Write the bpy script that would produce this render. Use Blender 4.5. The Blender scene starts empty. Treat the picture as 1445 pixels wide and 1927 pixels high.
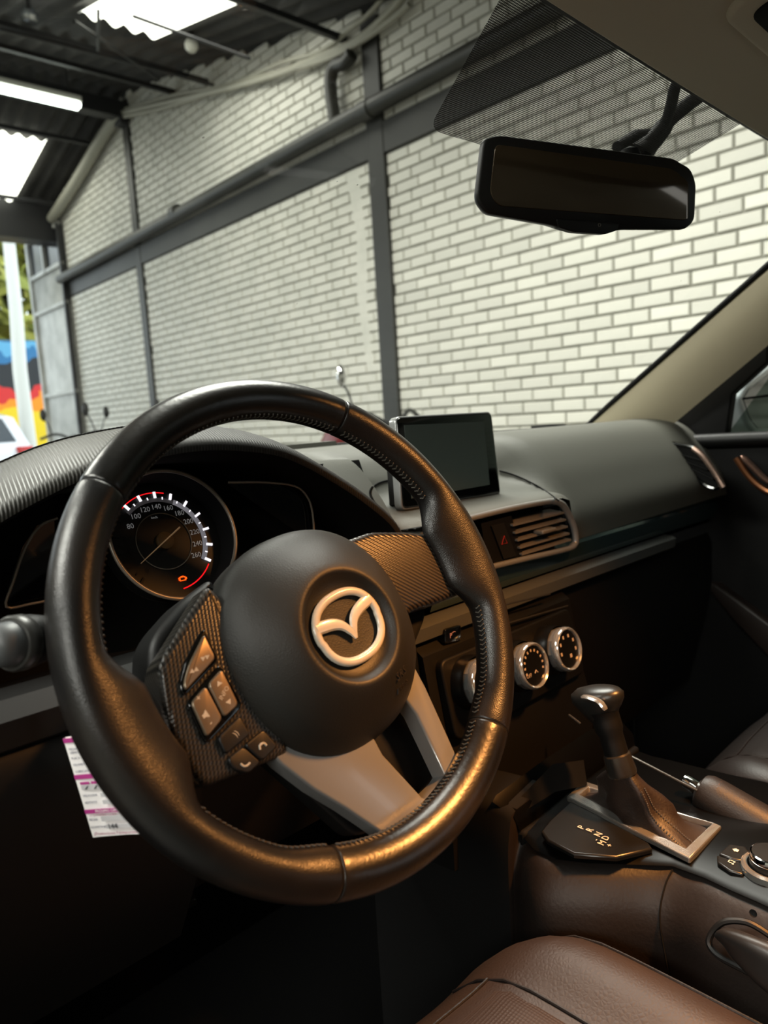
import bpy, bmesh, math, random
from mathutils import Vector, Matrix, noise
random.seed(7)
scene = bpy.context.scene
COL = scene.collection
Z0 = 1.03                      # height of the lens above the garage floor; scene points are written relative to the lens
# ---------------------------------------------------------------- camera
IW, IH, FPX = 1445.0, 1927.0, 1385.0
_yaw, _pit, _rol = math.radians(44.4), math.radians(7.35), math.radians(-3.55)
CF = Vector((math.sin(_yaw)*math.cos(_pit), math.cos(_yaw)*math.cos(_pit), -math.sin(_pit)))
_r = Vector((math.cos(_yaw), -math.sin(_yaw), 0)); _u = _r.cross(CF)
CR = math.cos(_rol)*_r + math.sin(_rol)*_u
CU = -math.sin(_rol)*_r + math.cos(_rol)*_u
cam = bpy.data.cameras.new('camera'); camo = bpy.data.objects.new('camera', cam); COL.objects.link(camo)
camo.matrix_world = Matrix(((CR.x, CU.x, -CF.x, 0), (CR.y, CU.y, -CF.y, 0), (CR.z, CU.z, -CF.z, Z0), (0, 0, 0, 1)))
cam.sensor_fit = 'HORIZONTAL'; cam.sensor_width = 36; cam.lens = FPX/IW*36; cam.clip_start = .02; cam.clip_end = 200
cam.dof.use_dof = True; cam.dof.focus_distance = .66; cam.dof.aperture_fstop = 9
scene.camera = camo
# ---------------------------------------------------------------- world, exposure
scene.view_settings.view_transform = 'Standard'; scene.view_settings.look = 'None'
scene.view_settings.exposure = 0.0; scene.view_settings.gamma = 1.0
scene.view_settings.use_curve_mapping = False
world = bpy.data.worlds.new('sky'); scene.world = world; world.use_nodes = True
_bg = world.node_tree.nodes['Background']; _bg.inputs[0].default_value = (.86, .95, 1.0, 1); _bg.inputs[1].default_value = 2.6
# garage frame: s along the brick wall (forwards), d out from the wall towards the car, z up from the lens
WA = math.radians(2.6); WX = Vector((math.cos(WA), -math.sin(WA), 0)); WY = Vector((math.sin(WA), math.cos(WA), 0)); WD = 3.6
GF = Matrix(((WY.x, -WX.x, 0, WX.x*WD), (WY.y, -WX.y, 0, WX.y*WD), (0, 0, 1, 0), (0, 0, 0, 1)))
RIDGE, ZR, SLA, SLB = 7.6, 3.44, .207, .235
def roofz(s): return ZR - SLA*(RIDGE-s) if s < RIDGE else ZR - SLB*(s-RIDGE)
def area(name, p, aim, sx, sy, power, color):
    l = bpy.data.lights.new(name, 'AREA'); l.shape = 'RECTANGLE'; l.size = sx; l.size_y = sy; l.energy = power; l.color = color
    o = bpy.data.objects.new(name, l); COL.objects.link(o)
    o.location = p + Vector((0, 0, Z0)); o.rotation_euler = (aim-p).to_track_quat('-Z', 'Y').to_euler()
    return o
SKYC = (1.0, .99, .91)
ROOFL = [(5.0, .75, 1.7, 1.0, 15), (8.7, .8, 1.9, 1.1, 4), (1.4, 2.2, 1.8, 1.1, 165), (1.2, 5.6, 1.8, 1.1, 200), (4.8, 4.4, 1.8, 1.1, 205), (-1.3, 6.3, 1.8, 1.1, 110)]   # s, d, length, width, watts; first two seen, rest unseen and added for light
for (s, d, L, Wd, pw) in ROOFL:
    p = GF @ Vector((s, d, roofz(s)-.14)); area('skylight_and_added_fill', p, p+Vector((0, 0, -1)), Wd, L, pw, SKYC)
# ---------------------------------------------------------------- helpers
def ray(px, py): return CF + CR*((px-IW/2)/FPX) - CU*((py-IH/2)/FPX)
def at(px, py, X=None, Y=None, Z=None):
    v = ray(px, py)
    k = X/v.x if X is not None else (Y/v.y if Y is not None else Z/v.z)
    return v*k
def onplane(px, py, o, n):
    v = ray(px, py); return v*(o.dot(n)/v.dot(n))
def gw(px, py, D=WD):            # pixel -> (s, z) on the plane parallel to the brick wall at lateral distance D
    v = ray(px, py); v = v*(D/v.dot(WX)); return v.dot(WY), v.z
def proj(w):
    z = w.dot(CF); return IW/2+FPX*w.dot(CR)/z, IH/2-FPX*w.dot(CU)/z
WM = {}
class MB:
    def __init__(s, M=None): s.v = []; s.f = []; s.M = M or Matrix()
    def add(s, vs, fs, M=None):
        b = len(s.v); T = s.M @ M if M else s.M
        s.v += [T @ Vector(v) for v in vs]; s.f += [tuple(b+i for i in f) for f in fs]; return s
    def loft(s, rows, cu=False, cv=False, caps=False, M=None):
        n, m = len(rows), len(rows[0]); vs = [p for r in rows for p in r]; fs = []
        for i in range(n if cu else n-1):
            for j in range(m if cv else m-1):
                a, b = i, (i+1) % n; c, d = j, (j+1) % m
                fs.append((a*m+c, a*m+d, b*m+d, b*m+c))
        if caps and cv: fs.append(tuple(range(m-1, -1, -1))); fs.append(tuple((n-1)*m+j for j in range(m)))
        return s.add(vs, fs, M)
    def tube(s, pts, r, n=10, closed=False, caps=True, flat=1.0, up=None, M=None):
        pts = [Vector(p) for p in pts]; k = len(pts); rows = []; up = Vector(up) if up else None; last = None
        for i, p in enumerate(pts):
            if closed: t = pts[(i+1) % k]-pts[i-1]
            else: t = pts[min(i+1, k-1)]-pts[max(i-1, 0)]
            t.normalize()
            u = up or last or (Vector((0, 0, 1)) if abs(t.z) < .9 else Vector((1, 0, 0)))
            x = u.cross(t); x = x.normalized() if x.length > 1e-6 else t.orthogonal().normalized()
            y = t.cross(x); last = y if not up else None
            rr = r[i] if isinstance(r, (list, tuple)) else r
            rows.append([p + x*math.cos(2*math.pi*j/n)*rr + y*math.sin(2*math.pi*j/n)*rr*flat for j in range(n)])
        return s.loft(rows, closed, True, caps and not closed, M)
    def box(s, x0, x1, y0, y1, z0, z1, M=None):
        vs = [(x, y, z) for z in (z0, z1) for y in (y0, y1) for x in (x0, x1)]
        return s.add(vs, [(0, 2, 3, 1), (4, 5, 7, 6), (0, 1, 5, 4), (2, 6, 7, 3), (0, 4, 6, 2), (1, 3, 7, 5)], M)
    def beam(s, a, b, w, h, up=(0, 0, 1), M=None):
        a, b = Vector(a), Vector(b); t = (b-a).normalized(); x = Vector(up).cross(t).normalized(); y = t.cross(x)
        q = [(-1, -1), (1, -1), (1, 1), (-1, 1)]
        return s.loft([[p+x*i*w/2+y*j*h/2 for i, j in q] for p in (a, b)], False, True, True, M)
    def lathe(s, prof, n=40, M=None, sx=1, sy=1):
        rows = [[(r*math.cos(2*math.pi*j/n)*sx, r*math.sin(2*math.pi*j/n)*sy, z) for j in range(n)] for r, z in prof]
        return s.loft(rows, False, True, False, M)
    def extr(s, poly, z0, z1, ch=0, M=None, back=True):   # polygon extruded along z with a chamfered front edge at z1
        A = sum(poly[i][0]*poly[(i+1) % len(poly)][1]-poly[(i+1) % len(poly)][0]*poly[i][1] for i in range(len(poly)))
        p = list(poly) if A > 0 else list(poly)[::-1]
        rows = [[(x, y, z0) for x, y in p]]
        if ch:
            sg = 1 if z1 > z0 else -1
            for k in (0, .3, .7, 1.0):
                a = k*math.pi/2; rows.append([(x, y, z1-sg*ch*(1-math.sin(a))) for x, y in inset(p, ch*(1-math.cos(a)))])
        else: rows.append([(x, y, z1) for x, y in p])
        m = len(p); fs = []
        vs = [q for r in rows for q in r]
        for i in range(len(rows)-1):
            for j in range(m): fs.append((i*m+j, i*m+(j+1) % m, (i+1)*m+(j+1) % m, (i+1)*m+j))
        if back: fs.append(tuple(range(m-1, -1, -1)))
        fs.append(tuple((len(rows)-1)*m+j for j in range(m)))
        return s.add(vs, fs, M)
def inset(p, d):
    n = len(p); out = []
    if sum(p[i][0]*p[(i+1) % n][1]-p[(i+1) % n][0]*p[i][1] for i in range(n)) < 0: d = -d
    for i in range(n):
        a, b, c = Vector(p[i-1]), Vector(p[i]), Vector(p[(i+1) % n])
        e1 = (b-a); e2 = (c-b)
        e1 = e1.normalized() if e1.length > 1e-9 else e2.normalized(); e2 = e2.normalized() if e2.length > 1e-9 else e1
        n1 = Vector((-e1.y, e1.x)); n2 = Vector((-e2.y, e2.x)); m = (n1+n2)
        m = m/max(m.length_squared/2, .5); out.append((b.x+m.x*d, b.y+m.y*d))
    return out
def rpoly(pts, r, n=5):          # polygon with rounded corners
    out = []; k = len(pts)
    for i in range(k):
        a, b, c = Vector(pts[i-1]), Vector(pts[i]), Vector(pts[(i+1) % k])
        rr = r[i] if isinstance(r, (list, tuple)) else r
        l = min(rr, (a-b).length*.48, (c-b).length*.48)
        p0 = b+(a-b).normalized()*l; p1 = b+(c-b).normalized()*l
        for j in range(n+1):
            t = j/n; q = p0*(1-t)**2+b*2*t*(1-t)+p1*t*t; out.append((q.x, q.y))
    return out
def smooth(pts, n=6, closed=False):   # Catmull-Rom through points
    P = [Vector(p) for p in pts]; k = len(P); out = []
    for i in range(k if closed else k-1):
        a = P[(i-1) % k] if closed or i > 0 else P[0]*2-P[1]
        b = P[i]; c = P[(i+1) % k]; d = P[(i+2) % k] if closed or i+2 < k else P[-1]*2-P[-2]
        for j in range(n):
            t = j/n; out.append(.5*((2*b)+(c-a)*t+(2*a-5*b+4*c-d)*t*t+(3*b-a-3*c+d)*t**3))
    if not closed: out.append(P[-1])
    return out
def interp(xs, ys, x):
    if x <= xs[0]: return ys[0]
    for i in range(len(xs)-1):
        if x <= xs[i+1]: t = (x-xs[i])/(xs[i+1]-xs[i]); return ys[i]*(1-t)+ys[i+1]*t
    return ys[-1]
def sstep(a, b, x): t = min(1, max(0, (x-a)/(b-a))); return t*t*(3-2*t)
def props(o, label=None, cat=None, group=None, kind=None):
    for k, v in (('label', label), ('category', cat), ('group', group), ('kind', kind)):
        if v: o[k] = v
    return o
def thing(name, label, cat, base, rot=None, group=None, kind=None):
    o = bpy.data.objects.new(name, None); o.empty_display_size = .05; COL.objects.link(o)
    M = rot.copy() if rot else Matrix(); M.translation = Vector(base); WM[o] = M
    T = M.copy(); T.translation = Vector(base)+Vector((0, 0, Z0)); o.matrix_world = T
    return props(o, label, cat, group, kind)
def obj(name, mb, mat, parent=None, label=None, cat=None, group=None, kind=None, smoothed=True, ang=38, bevel=0, bseg=2, sub=0, flip=False):
    if isinstance(mb, bpy.types.Mesh): me = mb
    else:
        if parent: inv = WM[parent].inverted(); vs = [inv @ v for v in mb.v]; base = None
        else:
            lo = [min(v[i] for v in mb.v) for i in range(3)]; hi = [max(v[i] for v in mb.v) for i in range(3)]
            base = Vector(((lo[0]+hi[0])/2, (lo[1]+hi[1])/2, lo[2])); vs = [v-base for v in mb.v]
        me = bpy.data.meshes.new(name); me.from_pydata([tuple(v) for v in vs], [], mb.f)
        bm = bmesh.new(); bm.from_mesh(me); bmesh.ops.remove_doubles(bm, verts=bm.verts, dist=1e-6); bmesh.ops.recalc_face_normals(bm, faces=bm.faces)
        if flip: bmesh.ops.reverse_faces(bm, faces=bm.faces)
        bm.to_mesh(me); bm.free()
        if smoothed:
            me.polygons.foreach_set('use_smooth', [True]*len(me.polygons)); me.set_sharp_from_angle(angle=math.radians(ang))
    if mat and not me.materials: me.materials.append(mat)
    o = bpy.data.objects.new(name, me); COL.objects.link(o)
    if parent: o.parent = parent; WM[o] = WM[parent]
    else: o.location = base+Vector((0, 0, Z0)); WM[o] = Matrix.Translation(base)
    if bevel: b = o.modifiers.new('bevel', 'BEVEL'); b.width = bevel; b.segments = bseg; b.limit_method = 'ANGLE'; b.angle_limit = math.radians(40)
    if sub: m = o.modifiers.new('sub', 'SUBSURF'); m.levels = sub; m.render_levels = sub
    return props(o, label, cat, group, kind)
def text(name, body, M, size, mat, parent, ext=.0001, align='CENTER'):   # flat lettering: M maps font plane to scene points
    cu = bpy.data.curves.new('t', 'FONT'); cu.body = body; cu.size = size; cu.extrude = ext; cu.align_x = align; cu.align_y = 'CENTER'; cu.resolution_u = 2
    t = bpy.data.objects.new('t', cu); me0 = bpy.data.meshes.new_from_object(t)
    mb = MB(M); mb.add([v.co.copy() for v in me0.vertices], [tuple(p.vertices) for p in me0.polygons])
    bpy.data.objects.remove(t); bpy.data.curves.remove(cu); bpy.data.meshes.remove(me0)
    return obj(name, mb, mat, parent, smoothed=False)
def frame(o, x, y, z=None, sc=1.0):
    x = Vector(x).normalized(); z = x.cross(Vector(y)).normalized() if z is None else Vector(z).normalized(); y = z.cross(x).normalized(); o = Vector(o)
    return Matrix(((x.x*sc, y.x*sc, z.x*sc, o.x), (x.y*sc, y.y*sc, z.y*sc, o.y), (x.z*sc, y.z*sc, z.z*sc, o.z), (0, 0, 0, 1)))
# ---------------------------------------------------------------- materials
def lin(c):
    if isinstance(c, str): c = [int(c[i:i+2], 16)/255 for i in (1, 3, 5)]
    return tuple(((x+.055)/1.055)**2.4 if x > .04045 else x/12.92 for x in c)+(1,)
MATS = {}
def mat(name, c, rough=.5, metal=0, spec=.5, bump=None, var=None, emit=None, estr=0, coat=0, alpha=None):
    """bump=(kind, scale, strength[, distance]); var=(scale, colour2, amount)"""
    m = bpy.data.materials.new(name); m.use_nodes = True; nt = m.node_tree; N = nt.nodes; L = nt.links; b = N['Principled BSDF']
    b.inputs['Base Color'].default_value = lin(c); b.inputs['Roughness'].default_value = rough; b.inputs['Metallic'].default_value = metal
    b.inputs['Specular IOR Level'].default_value = spec; b.inputs['Coat Weight'].default_value = coat; b.inputs['Coat Roughness'].default_value = .05
    if emit: b.inputs['Emission Color'].default_value = lin(emit); b.inputs['Emission Strength'].default_value = estr
    tc = N.new('ShaderNodeTexCoord')
    if var:
        n = N.new('ShaderNodeTexNoise'); n.inputs['Scale'].default_value = var[0]; n.inputs['Detail'].default_value = 5; L.new(tc.outputs['Object'], n.inputs['Vector'])
        r = N.new('ShaderNodeValToRGB'); r.color_ramp.elements[0].position = .5-.25/max(var[2], .1)*.5; r.color_ramp.elements[1].position = .5+.25/max(var[2], .1)*.5
        r.color_ramp.elements[0].color = lin(c); r.color_ramp.elements[1].color = lin(var[1])
        L.new(n.outputs['Fac'], r.inputs['Fac']); L.new(r.outputs['Color'], b.inputs['Base Color'])
    if bump:
        kind, scl, st = bump[:3]; dist = bump[3] if len(bump) > 3 else .001
        if kind == 'noise': n = N.new('ShaderNodeTexNoise'); n.inputs['Detail'].default_value = 4; out = 'Fac'
        elif kind == 'leather': n = N.new('ShaderNodeTexVoronoi'); n.feature = 'DISTANCE_TO_EDGE'; out = 'Distance'
        elif kind == 'dots': n = N.new('ShaderNodeTexVoronoi'); n.inputs['Randomness'].default_value = 0.0; out = 'Distance'
        else: n = N.new('ShaderNodeTexWave'); n.inputs['Distortion'].default_value = .4; out = 'Fac'
        n.inputs['Scale'].default_value = scl; L.new(tc.outputs['Object'], n.inputs['Vector'])
        if kind == 'wave' and len(bump) > 4:
            mp = N.new('ShaderNodeMapping'); mp.inputs['Rotation'].default_value = bump[4]; L.new(tc.outputs['Object'], mp.inputs['Vector']); L.new(mp.outputs['Vector'], n.inputs['Vector'])
        bp = N.new('ShaderNodeBump'); bp.inputs['Strength'].default_value = st; bp.inputs['Distance'].default_value = dist
        L.new(n.outputs[out], bp.inputs['Height']); L.new(bp.outputs['Normal'], b.inputs['Normal'])
    MATS[name] = m; return m
def carbon(name, scale, rot, c1, c2, rough=.38, mixw=.3):
    m = mat(name, c1, rough, 0, .6); nt = m.node_tree; N = nt.nodes; L = nt.links; b = N['Principled BSDF']
    tc = N.new('ShaderNodeTexCoord'); mp = N.new('ShaderNodeMapping'); mp.inputs['Rotation'].default_value = (0, 0, rot); L.new(tc.outputs['Object'], mp.inputs['Vector'])
    w1 = N.new('ShaderNodeTexWave'); w1.wave_profile = 'SIN'; w1.bands_direction = 'Y'; w1.inputs['Scale'].default_value = scale; L.new(mp.outputs['Vector'], w1.inputs['Vector'])
    w2 = N.new('ShaderNodeTexWave'); w2.bands_direction = 'DIAGONAL'; w2.inputs['Scale'].default_value = scale*1.7; L.new(mp.outputs['Vector'], w2.inputs['Vector'])
    mx = N.new('ShaderNodeMath'); mx.operation = 'MULTIPLY_ADD'; mx.inputs[1].default_value = 1-mixw
    mh = N.new('ShaderNodeMath'); mh.operation = 'MULTIPLY'; mh.inputs[1].default_value = mixw; L.new(w2.outputs['Fac'], mh.inputs[0])
    L.new(w1.outputs['Fac'], mx.inputs[0]); L.new(mh.outputs[0], mx.inputs[2])
    r = N.new('ShaderNodeValToRGB'); r.color_ramp.elements[0].position = .25; r.color_ramp.elements[1].position = .75; r.color_ramp.elements[0].color = lin(c1); r.color_ramp.elements[1].color = lin(c2)
    L.new(mx.outputs[0], r.inputs['Fac']); L.new(r.outputs['Color'], b.inputs['Base Color'])
    bp = N.new('ShaderNodeBump'); bp.inputs['Strength'].default_value = .5; bp.inputs['Distance'].default_value = .0006; L.new(mx.outputs[0], bp.inputs['Height']); L.new(bp.outputs['Normal'], b.inputs['Normal'])
    return m
def glass(name, tint, refl, rough=0.0):
    m = bpy.data.materials.new(name); m.use_nodes = True; nt = m.node_tree; N = nt.nodes; L = nt.links; N.clear()
    o = N.new('ShaderNodeOutputMaterial'); t = N.new('ShaderNodeBsdfTransparent'); t.inputs[0].default_value = tint+(1,)
    g = N.new('ShaderNodeBsdfGlossy'); g.inputs['Roughness'].default_value = rough; mx = N.new('ShaderNodeMixShader'); mx.inputs[0].default_value = refl
    L.new(t.outputs[0], mx.inputs[1]); L.new(g.outputs[0], mx.inputs[2]); L.new(mx.outputs[0], o.inputs[0]); return m
def emission(name, c, st):
    m = bpy.data.materials.new(name); m.use_nodes = True; N = m.node_tree.nodes; N.clear()
    o = N.new('ShaderNodeOutputMaterial'); e = N.new('ShaderNodeEmission'); e.inputs[0].default_value = lin(c); e.inputs[1].default_value = st
    m.node_tree.links.new(e.outputs[0], o.inputs[0]); return m
# ================================================================ GARAGE
BRK = mat('painted_brick', '#dcdad0', .55, var=(3.0, '#d0cfc5', 1.0), bump=('noise', 40, .25, .004))
N = BRK.node_tree.nodes; L = BRK.node_tree.links; oi = N.new('ShaderNodeObjectInfo'); hv = N.new('ShaderNodeHueSaturation'); mr_ = N.new('ShaderNodeMapRange')
mr_.inputs['To Min'].default_value = .88; mr_.inputs['To Max'].default_value = 1.05; L.new(oi.outputs['Random'], mr_.inputs['Value']); L.new(mr_.outputs['Result'], hv.inputs['Value'])
b_ = N['Principled BSDF']; sk_ = b_.inputs['Base Color'].links[0].from_socket; L.new(sk_, hv.inputs['Color']); L.new(hv.outputs['Color'], b_.inputs['Base Color'])
MORT = mat('painted_mortar', '#8b8a80', .7, var=(6, '#7b7a70', 1), bump=('noise', 60, .4, .004))
DGREY = mat('dark_grey_paint', '#30302c', .5, var=(2.5, '#292926', 1))
PIPE = mat('grey_pipe', '#32322d', .45); PALEPIPE = mat('pale_conduit', '#a4a294', .5)
ROOFM = mat('fibre_cement_sheet', '#3a3936', .8, var=(3, '#2c2b29', 1)); STEEL = mat('dark_steel', '#1b1c1e', .5)
SKYM = emission('lit_translucent_sheet', '#fffff0', 4.0); TUBEM = emission('lit_fluorescent_tube', '#f6fff4', 8.0)
FLOORM = mat('concrete_floor', '#6b6a64', .5, var=(1.5, '#55544f', 1)); GATEM = mat('galvanised_gate', '#c4c4be', .45, 0, var=(4, '#a8a8a2', 1))
GSZ = GF @ Matrix(((1, 0, 0, 0), (0, 0, 1, 0), (0, 1, 0, 0), (0, 0, 0, 1)))     # (s, z, d) authoring
def gs(px, py, s):                # pixel -> (s, d, z) on the plane across the garage at s
    v = ray(px, py); v = v*(s/v.dot(WY)); return Vector((s, WD-v.dot(WX), v.z))
def gz(px, py, dz=0.0):           # pixel -> (s, d, z) on the roof's underside
    v = ray(px, py); k = 5.0
    for _ in range(60):
        k += (roofz((v*k).dot(WY))-dz-(v*k).z)/v.z*.6
    q = v*k; return Vector((q.dot(WY), WD-q.dot(WX), q.z))
GROUND = -Z0
obj('floor', MB(GF).box(-5, 30, -8, 14, GROUND-.1, GROUND), FLOORM, kind='structure')
wall = thing('wall_right', None, None, GF @ Vector((0, 0, GROUND)), GF.to_3x3().to_4x4(), kind='structure')
END = 9.8
outline = [(-4, GROUND), (END, GROUND), (END, roofz(END)), (RIDGE, ZR), (-4, roofz(-4))]
obj('mortar_bed', MB(GSZ).extr(outline, -.15, 0), MORT, wall)
for (a, b) in ((3.77, 3.93), (7.565, 7.69), (-.32, -.16)):
    obj('concrete_column', MB(GSZ).box(a, b, GROUND+.02, roofz((a+b)/2)-.05, -.05, .035), DGREY, wall, bevel=.004)
obj('ring_beam', MB(GSZ).box(-4, END, 1.75, 1.95, -.05, .03), DGREY, wall, bevel=.004)
obj('plaster_patch', MB(GSZ).extr([(4.1, .35), (4.16, .9), (4.12, 1.3), (4.2, 1.74), (4.06, 1.74), (4.02, 1.2), (4.06, .8), (4.03, .35)], -.01, .0125), BRK, wall)
# bricks
PIT, BL, BH = .0712, .21, .0600
bl, bh = .198/2, BH/2
bm_ = MB().loft([[(-bl, -.02, -bh), (bl, -.02, -bh), (bl, -.02, bh), (-bl, -.02, bh)], [(-bl, .008, -bh), (bl, .008, -bh), (bl, .008, bh), (-bl, .008, bh)],
                 [(-bl+.004, .013, -bh+.004), (bl-.004, .013, -bh+.004), (bl-.004, .013, bh-.004), (-bl+.004, .013, bh-.004)]], False, True)
bm_.f.append((8, 9, 10, 11))
bricks = []
cols = [(-4, -.32), (-.16, 3.77), (3.93, 7.565), (7.69, END)]
rowsz = [1.745-PIT*(i+.5) for i in range(39)] + [1.96+PIT*(i+.5) for i in range(22)]
for ri, z in enumerate(rowsz):
    off = (ri % 2)*BL/2 + random.uniform(-.025, .025)
    for (c0, c1) in cols:
        k = math.floor((c0-off)/BL)
        while True:
            a = off+k*BL+.006; b = a+BL-.012; k += 1
            if a > c1: break
            a, b = max(a, c0+.003), min(b, c1-.003)
            if b-a < .03: continue
            if z-BH/2 > min(roofz(a), roofz(b))+.02: continue
            bricks.append(((a+b)/2, z+random.uniform(-.0015, .0015), b-a))
def seen(s, z):
    w = GF @ Vector((s, 0, z))
    if w.dot(CF) < .1: return 0
    x, y = proj(w)
    if not (-10 < x < IW+20 and -10 < y < 800): return 0
    if x > 1100 and y > 812-(x-1100)*.87: return 0
    if 900 < x < 1308 and 262+(x-900)*.08 < y < 430: return 0
    if x > 1050 and y < (x-1050)*.56: return 0
    if 140 < x < 900 and (x-480)**2/380**2+(y-1130)**2/400**2 < 1: return 0
    return 1/w.dot(CF)**2*abs(w.normalized().dot(WX))
bricks.sort(key=lambda q: -seen(q[0], q[1]))
bme = None
rest = MB(GF)
for i, (s, z, L) in enumerate(bricks):
    if i < 300:
        if bme is None:
            o = obj('brick', MB().add([v for v in bm_.v], bm_.f), BRK, None, smoothed=False); bme = o.data
            o.location = (0, 0, 0)
            # recentre the shared mesh on the brick itself
            lo = min(v.co.z for v in bme.vertices); 
            for v in bme.vertices: v.co.z -= BH/2; v.co.y += -.0035
        else: o = bpy.data.objects.new('brick', bme); COL.objects.link(o)
        o.parent = wall; o.location = (s, random.uniform(-.002, .001), z-GROUND); o.scale = (L/.198, 1, 1); o.rotation_euler = (random.uniform(-.01, .01), random.uniform(-.006, .006), random.uniform(-.012, .012))
        WM[o] = WM[wall]
    else:
        rest.add([(v.x*L/.198+s, v.y, v.z+z) for v in bm_.v], bm_.f)
obj('distant_brickwork', rest, BRK, wall, kind='stuff', smoothed=False)
# other walls, roof
PLASTER = mat('grey_plaster', '#8d8c82', .8, var=(1.2, '#7a7970', 1))
obj('wall_left', MB(GF).box(-5, END, 8.2, 8.35, GROUND, 3.4), PLASTER, kind='structure')
obj('wall_back', MB(GF).box(-5.15, -5, -.2, 8.35, GROUND, 2.6), PLASTER, kind='structure')
roof = thing('ceiling', None, None, GF @ Vector((RIDGE, 4, ZR)), GF.to_3x3().to_4x4(), kind='structure')
def sheet(s0, s1, d0, d1, dz=0.0, amp=.022):
    n = max(8, int((d1-d0)/.15*8)); ss = [s0, (s0+s1)/2, s1]
    return MB(GF).loft([[(s, d0+(d1-d0)*j/n, roofz(s)-dz+amp*math.sin(2*math.pi*(d0+(d1-d0)*j/n)/.15)) for j in range(n+1)] for s in ss])
for (a, b) in ((-5, -2.5), (-2.5, .2), (.2, 2.6), (2.6, 4.15), (4.15, 5.85), (5.85, RIDGE), (RIDGE, 9.0), (9.0, 10.15)):
    obj('corrugated_sheet', sheet(a, b, -.2, 8.4, -.02), ROOFM, roof)
sk = []
q0, q1, q2 = gz(145, 25, .03), gz(300, 72, .03), gz(425, 18, .03)
sA = (q0.x+q1.x)/2; dA0 = q2.y
p0, p1 = gz(85, 265, .03), gz(30, 382, .03)
for i, (s0, s1, d0, d1, lab) in enumerate([(4.15, sA, dA0, q0.y, 'glowing translucent skylight sheet above the brick wall at the top of the picture'), (p0.x, p1.x, (p0.y+p1.y)/2, 1.9, 'glowing translucent skylight sheet at the left edge beside the gate'),
        (.5, 2.3, 1.65, 2.75, None), (.3, 2.1, 5.05, 6.15, None), (3.9, 5.7, 3.85, 4.95, None), (-2.2, -.4, 5.75, 6.85, None)]):  # unlabelled sheets are unseen, added with the extra area lights
    o = obj('skylight_and_added_sheet', sheet(s0, s1, d0, d1, .03), SKYM, roof)
    if lab: o['label'] = lab
# purlins and tie rods
for s in (6.55, 5.95, 4.1, 2.6, .4, 8.3, 9.6):
    z = roofz(s)-.13
    obj('purlin', MB(GF).box(s-.02, s+.02, .02, 8.2, z-.02, z+.02), STEEL, roof)
obj('ridge_beam', MB(GF).box(RIDGE-.07, RIDGE+.07, .0, 8.2, ZR-.26, ZR-.1), STEEL, roof)
def gpath(pts, D=WD-.06): return [Vector((gw(x, y, D)[0], WD-D, gw(x, y, D)[1])) for x, y in pts]
for (a, b) in (((185, 95), (185, 20)), ((0, 55), (410, 162)), ((140, 40), (300, 150)), ((250, 30), (470, 110))):
    pa, pb = gz(*a, .16), gz(*b, .16)
    obj('tie_rod', MB(GF).tube([pa, pb], .012, 6), STEEL, roof)
obj('gate_lintel', MB(GF).box(END+.05, END+.35, -.05, 8.2, gs(60, 452, END+.1).z, roofz(10)+.15), STEEL, roof)
# pipes and cables on the wall
pp = smooth([GF @ Vector((s, .09, z)) for s, z in ((END-.02, 1.97), (7.6, 1.99), (5.2, 2.02), (3.8, 2.035), (1.5, 2.045), (-2.5, 2.05))], 4)
dp = thing('drain_pipe', 'thick dark grey drain pipe running along the ring beam of the brick wall', 'pipe', pp[-1])
obj('pipe', MB().tube(pp, .058, 14), PIPE, dp)
for s in (6.6, 3.85, 1.6):
    q = GF @ Vector((s, .09, 2.03)); obj('pipe_collar', MB().tube([q-WY*.05, q+WY*.05], .066, 14), PIPE, dp)
e = gpath([(632, 240), (622, 165), (628, 128), (650, 118), (662, 102)], WD-.09)
obj('elbow_pipe', MB(GF).tube(smooth(e, 4), .047, 12), PIPE, label='short dark elbow pipe rising from the drain pipe to the roof', cat='pipe')
cb = [([(232, 212), (300, 196), (420, 168), (520, 140), (610, 105), (680, 70), (745, 10), (780, -40)], .026, 'pale sagging conduit along the top of the brick wall, lower strand'),
      ([(236, 205), (330, 178), (430, 160), (530, 118), (600, 98), (660, 55), (700, 20), (740, -30)], .016, 'thin pale cable along the top of the brick wall, upper strand'),
      ([(230, 220), (300, 205), (380, 180), (470, 150), (560, 128), (640, 100), (720, 50), (770, 8)], .02, 'middle pale cable along the top of the brick wall')]
for pts, r, lab in cb: obj('wall_cable', MB(GF).tube(smooth(gpath(pts, WD-.08), 5), r, 8), PALEPIPE, label=lab, cat='cable', group='cables along the wall top')
obj('downspout', MB(GF).tube(smooth(gpath([(226, 210), (190, 262), (150, 330), (115, 385), (97, 412)], WD-.1), 4), .06, 10), PALEPIPE, label='wide pale duct sloping down along the gable towards the gate', cat='duct')
obj('junction_box', MB(GF).box(*[q for q in (7.52, 7.68)], .03, .12, 3.12, 3.24), STEEL, label='small dark junction box at the top of the far column', cat='box', bevel=.006)
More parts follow.
